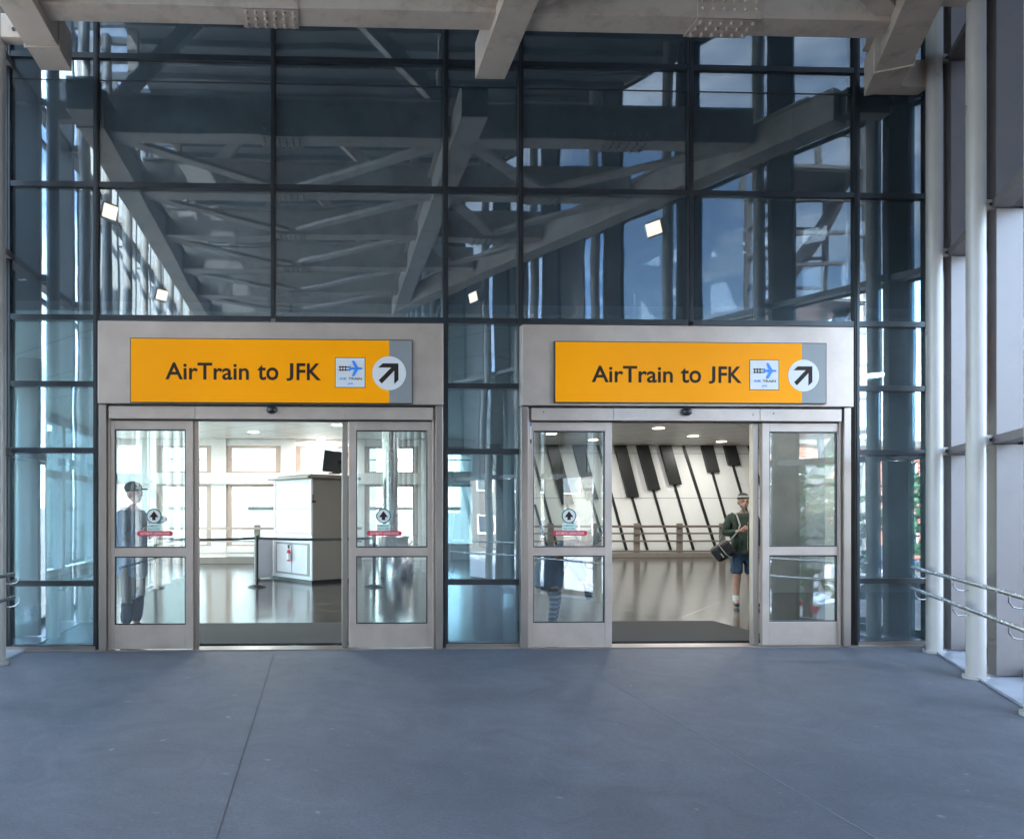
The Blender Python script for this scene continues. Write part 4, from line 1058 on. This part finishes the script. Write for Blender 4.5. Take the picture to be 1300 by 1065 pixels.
def bent_person():
    base = W(702, 650, .75)
    root = empty('person', (base.x, base.y, 0), 'person in blue coat and striped leggings bent forward behind the door glass', 'person')
    root.rotation_euler.z = R(65)
    g = Geo()
    pel = (0, .04, .78); ches = (0, -.18, 1.02)
    V, F_ = skin_mesh([[(pel, .12), ((0, -.05, .93), .12), (ches, .13), ((0, -.32, 1.06), .06), ((0, -.38, 1.08), .055)], [(pel, .12), ((.08, .03, .74), .095), ((.09, -.03, .42), .062), ((.09, .02, .08), .042), ((.1, -.13, .04), .036)], [(pel, .12), ((-.08, .03, .74), .095), ((-.09, -.03, .42), .062), ((-.09, .02, .08), .042), ((-.1, -.13, .04), .036)],
                       [(ches, .13), ((.17, -.22, 1.03), .055), ((.2, -.27, .80), .042), ((.17, -.36, .62), .027)], [(ches, .13), ((-.17, -.22, 1.03), .055), ((-.2, -.27, .80), .042), ((-.17, -.38, .60), .027)]])
    g.add(V, F_); head_geo(g, (0, -.45, 1.10), .95); hand_geo(g, (.17, -.36, .62), (-.1, -.25, -.9), (-1, 0, 0), curl=.4, s=1.1); hand_geo(g, (-.17, -.38, .60), (.1, -.25, -.9), (1, 0, 0), curl=.4, side=-1, s=1.1)
    V, F_ = remesh(g.V, g.F, .010)
    stripes = pbr('pale_stripe', (0.16, 0.17, 0.19), 0.8)
    def fm(c):
        if .1 < c.z < .56: return 1 if int(c.z * 36) % 2 else 2
        return 0
    mesh_obj('body', V, F_, root, None, [skinm, shoe, stripes], fm)
    m = MB()
    for q in (-1, 1): m.ball((q * .031, -.53, 1.11), .010, eyem, 8, 6)
    o = m.build('eye'); o.parent = root
    V, F_ = skin_mesh([[((0, .10, .50), .23), ((0, .08, .70), .21), ((0, -.04, .92), .16), ((0, -.18, 1.03), .165), ((0, -.29, 1.06), .09)], [((0, -.18, 1.03), .165), ((.17, -.22, 1.03), .08), ((.2, -.27, .80), .062), ((.175, -.345, .66), .045)], [((0, -.18, 1.03), .165), ((-.17, -.22, 1.03), .08), ((-.2, -.27, .80), .062), ((-.175, -.36, .64), .045)]])
    folds(mesh_obj('coat', V, F_, root, None, [navy]), .035)
    m = MB().ball((0, -.42, 1.125), .107, hairm, 20, 12, (.85, 1.0, .98)); o = m.build('hair'); o.parent = root
    for q in (-1, 1):
        V, F_ = skin_mesh([[((q * .09, .07, .05), .042), ((q * .095, -.05, .045), .046), ((q * .1, -.16, .04), .034)]])
        mesh_obj('shoe', [Vector((v.x, v.y, max(v.z, .002))) for v in V], F_, root, None, [shoe])
bent_person()

# ================================================================== OUTSIDE, seen by reflection and through the windows
GZ = -1.3
def building(name, x0, x1, y0, y1, h, mat, label, nx, nz, wz=1.3, faces='both'):
    root = empty(name, ((x0 + x1) / 2, (y0 + y1) / 2, GZ), label, 'building')
    MB().box(x0, x1, y0, y1, GZ, GZ + h, mat).build('wall', root)
    MB().box(x0 - .25, x1 + .25, y0 - .25, y1 + .25, GZ + h, GZ + h + .35, tan).build('cornice', root)
    dkg = MATS['city_glass']
    L_ = x1 - x0
    for i in range(nx):
        for j in range(nz):
            cx_ = x0 + L_ * (i + .5) / nx; cz = GZ + h * (j + .55) / nz
            m = MB().box(cx_ - .65, cx_ + .65, y1 - .02, y1 + .06, cz - wz / 2, cz + wz / 2, white)
            wn = m.build('window', root); MB().box(cx_ - .55, cx_ + .55, y1 + .061, y1 + .07, cz - wz / 2 + .1, cz + wz / 2 - .1, dkg).build('pane', wn)
    W_ = y1 - y0; ny = max(2, int(nx * W_ / L_))
    for i in range(ny):
        for j in range(nz):
            cy_ = y0 + W_ * (i + .5) / ny; cz = GZ + h * (j + .55) / nz
            m = MB().box(x0 - .06, x0 + .02, cy_ - .65, cy_ + .65, cz - wz / 2, cz + wz / 2, white)
            wn = m.build('window', root); MB().box(x0 - .07, x0 - .061, cy_ - .55, cy_ + .55, cz - wz / 2 + .1, cz + wz / 2 - .1, dkg).build('pane', wn)
    return root
pbr('city_glass', (0.05, 0.06, 0.07), 0.1, 0, var=.1, spec=.8)
building('brick_building', 24, 46, -46, -30, 6.2, brickm, 'red brick building beyond the walkway, mirrored at the right of the facade', 8, 2)
paleb = pbr('pale_render', (0.5, 0.48, 0.44), 0.8)
brownb = pbr('brown_render', (0.13, 0.105, 0.085), 0.85, 0, var=.15, scale=.6)
building('brown_building', 3.5, 23, -58, -44, 12, brownb, 'added brown rendered building blocking the bright horizon through the end of the right wall', 9, 4)  # added to block the white horizon sky mirrored in the door glass
building('brown_building', 26, 60, -80, -60, 9, brownb, 'long brown building on the street behind the red brick one', 12, 3)
building('white_building', -16, 3, 31, 44, 6.5, paleb, 'pale building beyond the hall windows', 6, 2)
RK = empty('raking_truss', (-3, 17.5, GZ), 'white raking steel props standing outside the hall windows', 'truss')
for i, x in enumerate((-6.2, -4.3, -2.4, -.5, 1.4)):
    MB().bar((x, 17.5, GZ), (x + (1.5 if i % 2 else -1.4), 17.9, 5.5), .34, .3, white).build('prop', RK)
MB().bar((-9, 17.7, 3.9), (5, 17.7, 3.9), .3, .35, white).build('chord', RK)
MB().bar((-9, 17.6, 1.55), (5, 17.6, 1.55), .1, .12, finp).build('chord', RK)
# steel stair tower
ST = empty('stair_tower', (13, -12, GZ), 'white steel scaffold tower mirrored in the glass at upper right', 'scaffold')
for x in (12.2, 14.4):
    for y in (-13.2, -11.2):
        MB().bar((x, y, GZ), (x, y, 12), .13, .13, tubep).build('post', ST)
z = 0.2; i = 0
while z < 12:
    m = MB().bar((12.2, -11.2, z), (14.4, -11.2, z), .07, .09, tubep).bar((12.2, -13.2, z), (14.4, -13.2, z), .07, .09, tubep).bar((12.2, -11.2, z), (12.2, -13.2, z), .07, .09, tubep)
    if i % 4 == 0: m.box(12.2, 14.4, -13.2, -11.2, z - .1, z - .04, finp)
    m.build('rail', ST); z += .85; i += 1
for q in range(3): MB().bar((12.2, -12.2, .2 + q * 3.4), (14.4, -12.2, 3.6 + q * 3.4), .8, .12, finp).build('stair_flight', ST)

def car(loc, rz, col, label, cat='car'):
    loc = Vector(loc)
    root = empty('parked_car', loc, label, cat, 'cars parked beside the walkway'); root.rotation_euler.z = rz
    pm = pbr('car_paint', col, .25, .2, var=.03, coat=.6)
    def att(mb, nm, par=root, bevel=0):
        o = mb.build(nm, bevel=bevel); o.parent = par; return o
    prof = [(-2.15, .35), (-2.2, .62), (-2.1, .85), (-1.75, .95), (-.95, 1.0), (.95, 1.0), (1.6, .90), (2.1, .74), (2.2, .55), (2.15, .32)]
    m = MB(); n = len(prof)
    for sy in (-.86, .86):
        pass
    P = [(x, -.86, z) for x, z in prof] + [(x, .86, z) for x, z in prof]
    m.poly(P, [tuple(range(n)), tuple(reversed(range(n, 2 * n)))] + [(k, n + k, n + (k + 1) % n, (k + 1) % n) for k in range(n)], pm)
    att(m, 'body', bevel=.06)
    roof = [(-1.55, .98), (-1.1, 1.40), (.2, 1.44), (.95, .99)]
    m = MB(); n = 4
    P = [(x, -.80 if z < 1.1 else -.62, z) for x, z in roof] + [(x, .80 if z < 1.1 else .62, z) for x, z in roof]
    m.poly(P, [(0, 1, 2, 3), (7, 6, 5, 4), (0, 4, 5, 1), (1, 5, 6, 2), (2, 6, 7, 3)], MATS['city_glass'])
    att(m, 'windows', bevel=.02)
    att(MB().box(-1.12, .22, -.62, .62, 1.41, 1.47, pm), 'roof', bevel=.02)
    for x in (-1.35, 1.35):
        for y_ in (-.80, .80):
            w = att(MB().tube([(x, y_ - .1, .32), (x, y_ + .1, .32)], .32, blackp, 24), 'wheel')
            o = MB().tube([(x, y_ - .11, .32), (x, y_ + .11, .32)], .19, chrome, 16).build('rim'); o.parent = w
    for y_ in (-.62, .62):
        att(MB().box(2.1, 2.2, y_ - .16, y_ + .16, .58, .70, signwhite), 'headlight', bevel=.01)
        att(MB().box(-2.23, -2.15, y_ - .16, y_ + .16, .66, .80, redm), 'tail_light', bevel=.01)
for loc, rz, c, lb in (((12.5, -7.2, GZ), 20, (.6, .6, .62), 'silver car parked nearest the walkway'), ((16.0, -9.5, GZ), 95, (.5, .03, .03), 'red car parked beside the silver one'),
                       ((17.5, -17.5, GZ), 70, (.75, .75, .75), 'white car parked below the scaffold tower'), ((21.5, -20.5, GZ), 160, (.03, .06, .2), 'dark blue car parked before the brick building'),
                       ((13.0, -19.0, GZ), 60, (.02, .02, .02), 'black car parked behind the scaffold tower'), ((24, -25, GZ), 10, (.7, .35, .08), 'orange car parked farthest off by the brick building')):
    car(loc, R(rz), c, lb)
# tree
leafm = pbr('leaf_green', (0.05, 0.14, 0.06), 0.6, 0, var=.4, scale=3); barkm = pbr('bark', (0.1, 0.07, 0.05), 0.9)
def tree(x, y, h, label):
    root = empty('street_tree', (x, y, GZ), label, 'tree', 'young trees beside the walkway')
    MB().tube([(x, y, GZ), (x + .1, y, GZ + h * .5), (x, y + .1, GZ + h * .85)], [.12, .08, .03], barkm, 10).build('trunk', root)
    m = MB()
    for i in range(900):
        a = random.uniform(0, 6.28); el = random.uniform(-1, 1); rr = random.random() ** .4 * h * .33 * (1 + .3 * math.sin(a * 3))
        c = Vector((x + rr * math.cos(a) * math.sqrt(1 - el * el), y + rr * math.sin(a) * math.sqrt(1 - el * el), GZ + h * .68 + rr * el * 1.1))
        u = Vector((random.gauss(0, 1), random.gauss(0, 1), random.gauss(0, 1))).normalized() * .13; v = u.orthogonal().normalized() * .08
        m.poly([c - u, c - v, c + u, c + v], [(0, 1, 2, 3)], leafm)
    m.build('crown', root)
tree(10.2, -7.6, 3.6, 'small green tree outside the splayed right wall'); tree(19, -14.5, 4.2, 'green tree near the red brick building')

# ================================================================== WORLD, SUN, CAMERA
SUN_EL, SUN_AZ = R(38), R(-27)      # azimuth measured from +y towards +x
wd = bpy.data.worlds.new('World'); SC.world = wd; wd.use_nodes = True
t = wd.node_tree; t.nodes.clear(); N = t.nodes.new; L = t.links.new
o = N('ShaderNodeOutputWorld'); bg = N('ShaderNodeBackground'); L(bg.outputs[0], o.inputs[0])
sky = N('ShaderNodeTexSky'); sky.sky_type = 'NISHITA'; sky.sun_disc = False; sky.sun_elevation = SUN_EL; sky.sun_rotation = SUN_AZ
sky.air_density = 1.0; sky.dust_density = 0.6
tc = N('ShaderNodeTexCoord'); mp_ = N('ShaderNodeMapping'); mp_.inputs['Scale'].default_value = (1, 1, 2.6); L(tc.outputs['Generated'], mp_.inputs[0])
n = N('ShaderNodeTexNoise'); n.inputs['Scale'].default_value = 3.2; n.inputs['Detail'].default_value = 9; n.inputs['Roughness'].default_value = .58; L(mp_.outputs[0], n.inputs[0])
r = N('ShaderNodeValToRGB'); r.color_ramp.elements[0].position = .44; r.color_ramp.elements[1].position = .64
r.color_ramp.elements[0].color = (0, 0, 0, 1); r.color_ramp.elements[1].color = (.8, .8, .8, 1); L(n.outputs[0], r.inputs[0])
mx = N('ShaderNodeMix'); mx.data_type = 'RGBA'; L(r.outputs[0], mx.inputs[0]); L(sky.outputs[0], mx.inputs[6]); mx.inputs[7].default_value = (9.5, 9.8, 10.3, 1)
L(mx.outputs[2], bg.inputs[0]); bg.inputs[1].default_value = 0.15
sd = bpy.data.lights.new('sun', 'SUN'); sd.energy = 3.0; sd.angle = R(.5); sd.color = (1, .94, .85)
so = bpy.data.objects.new('sun', sd); COL.objects.link(so)
sv = Vector((math.sin(SUN_AZ) * math.cos(SUN_EL), math.cos(SUN_AZ) * math.cos(SUN_EL), math.sin(SUN_EL)))
so.rotation_euler = (-sv).to_track_quat('-Z', 'Y').to_euler(); so.location = sv * 50
cd = bpy.data.cameras.new('camera_view'); co = bpy.data.objects.new('camera_view', cd); COL.objects.link(co)
co.location = CAM; co.rotation_euler = (R(90), 0, -TH)
cd.sensor_fit = 'HORIZONTAL'; cd.sensor_width = 36; cd.lens = FPX / 1300 * 36
cd.shift_x = (650 - PX) / 1300; cd.shift_y = (PY - 532.5) / 1300
cd.clip_start = .05; cd.clip_end = 6000
SC.camera = co
SC.view_settings.view_transform = 'Standard'; SC.view_settings.look = 'None'; SC.view_settings.exposure = 3.85; SC.view_settings.gamma = 1
SC.cycles.max_bounces = 16; SC.cycles.transparent_max_bounces = 32; SC.cycles.glossy_bounces = 6; SC.cycles.diffuse_bounces = 5
SC.cycles.caustics_reflective = False; SC.cycles.caustics_refractive = False; SC.cycles.sample_clamp_indirect = 4.0
SC.cycles.use_denoising = True
try: SC.cycles.denoiser = 'OPENIMAGEDENOISE'
except Exception: pass
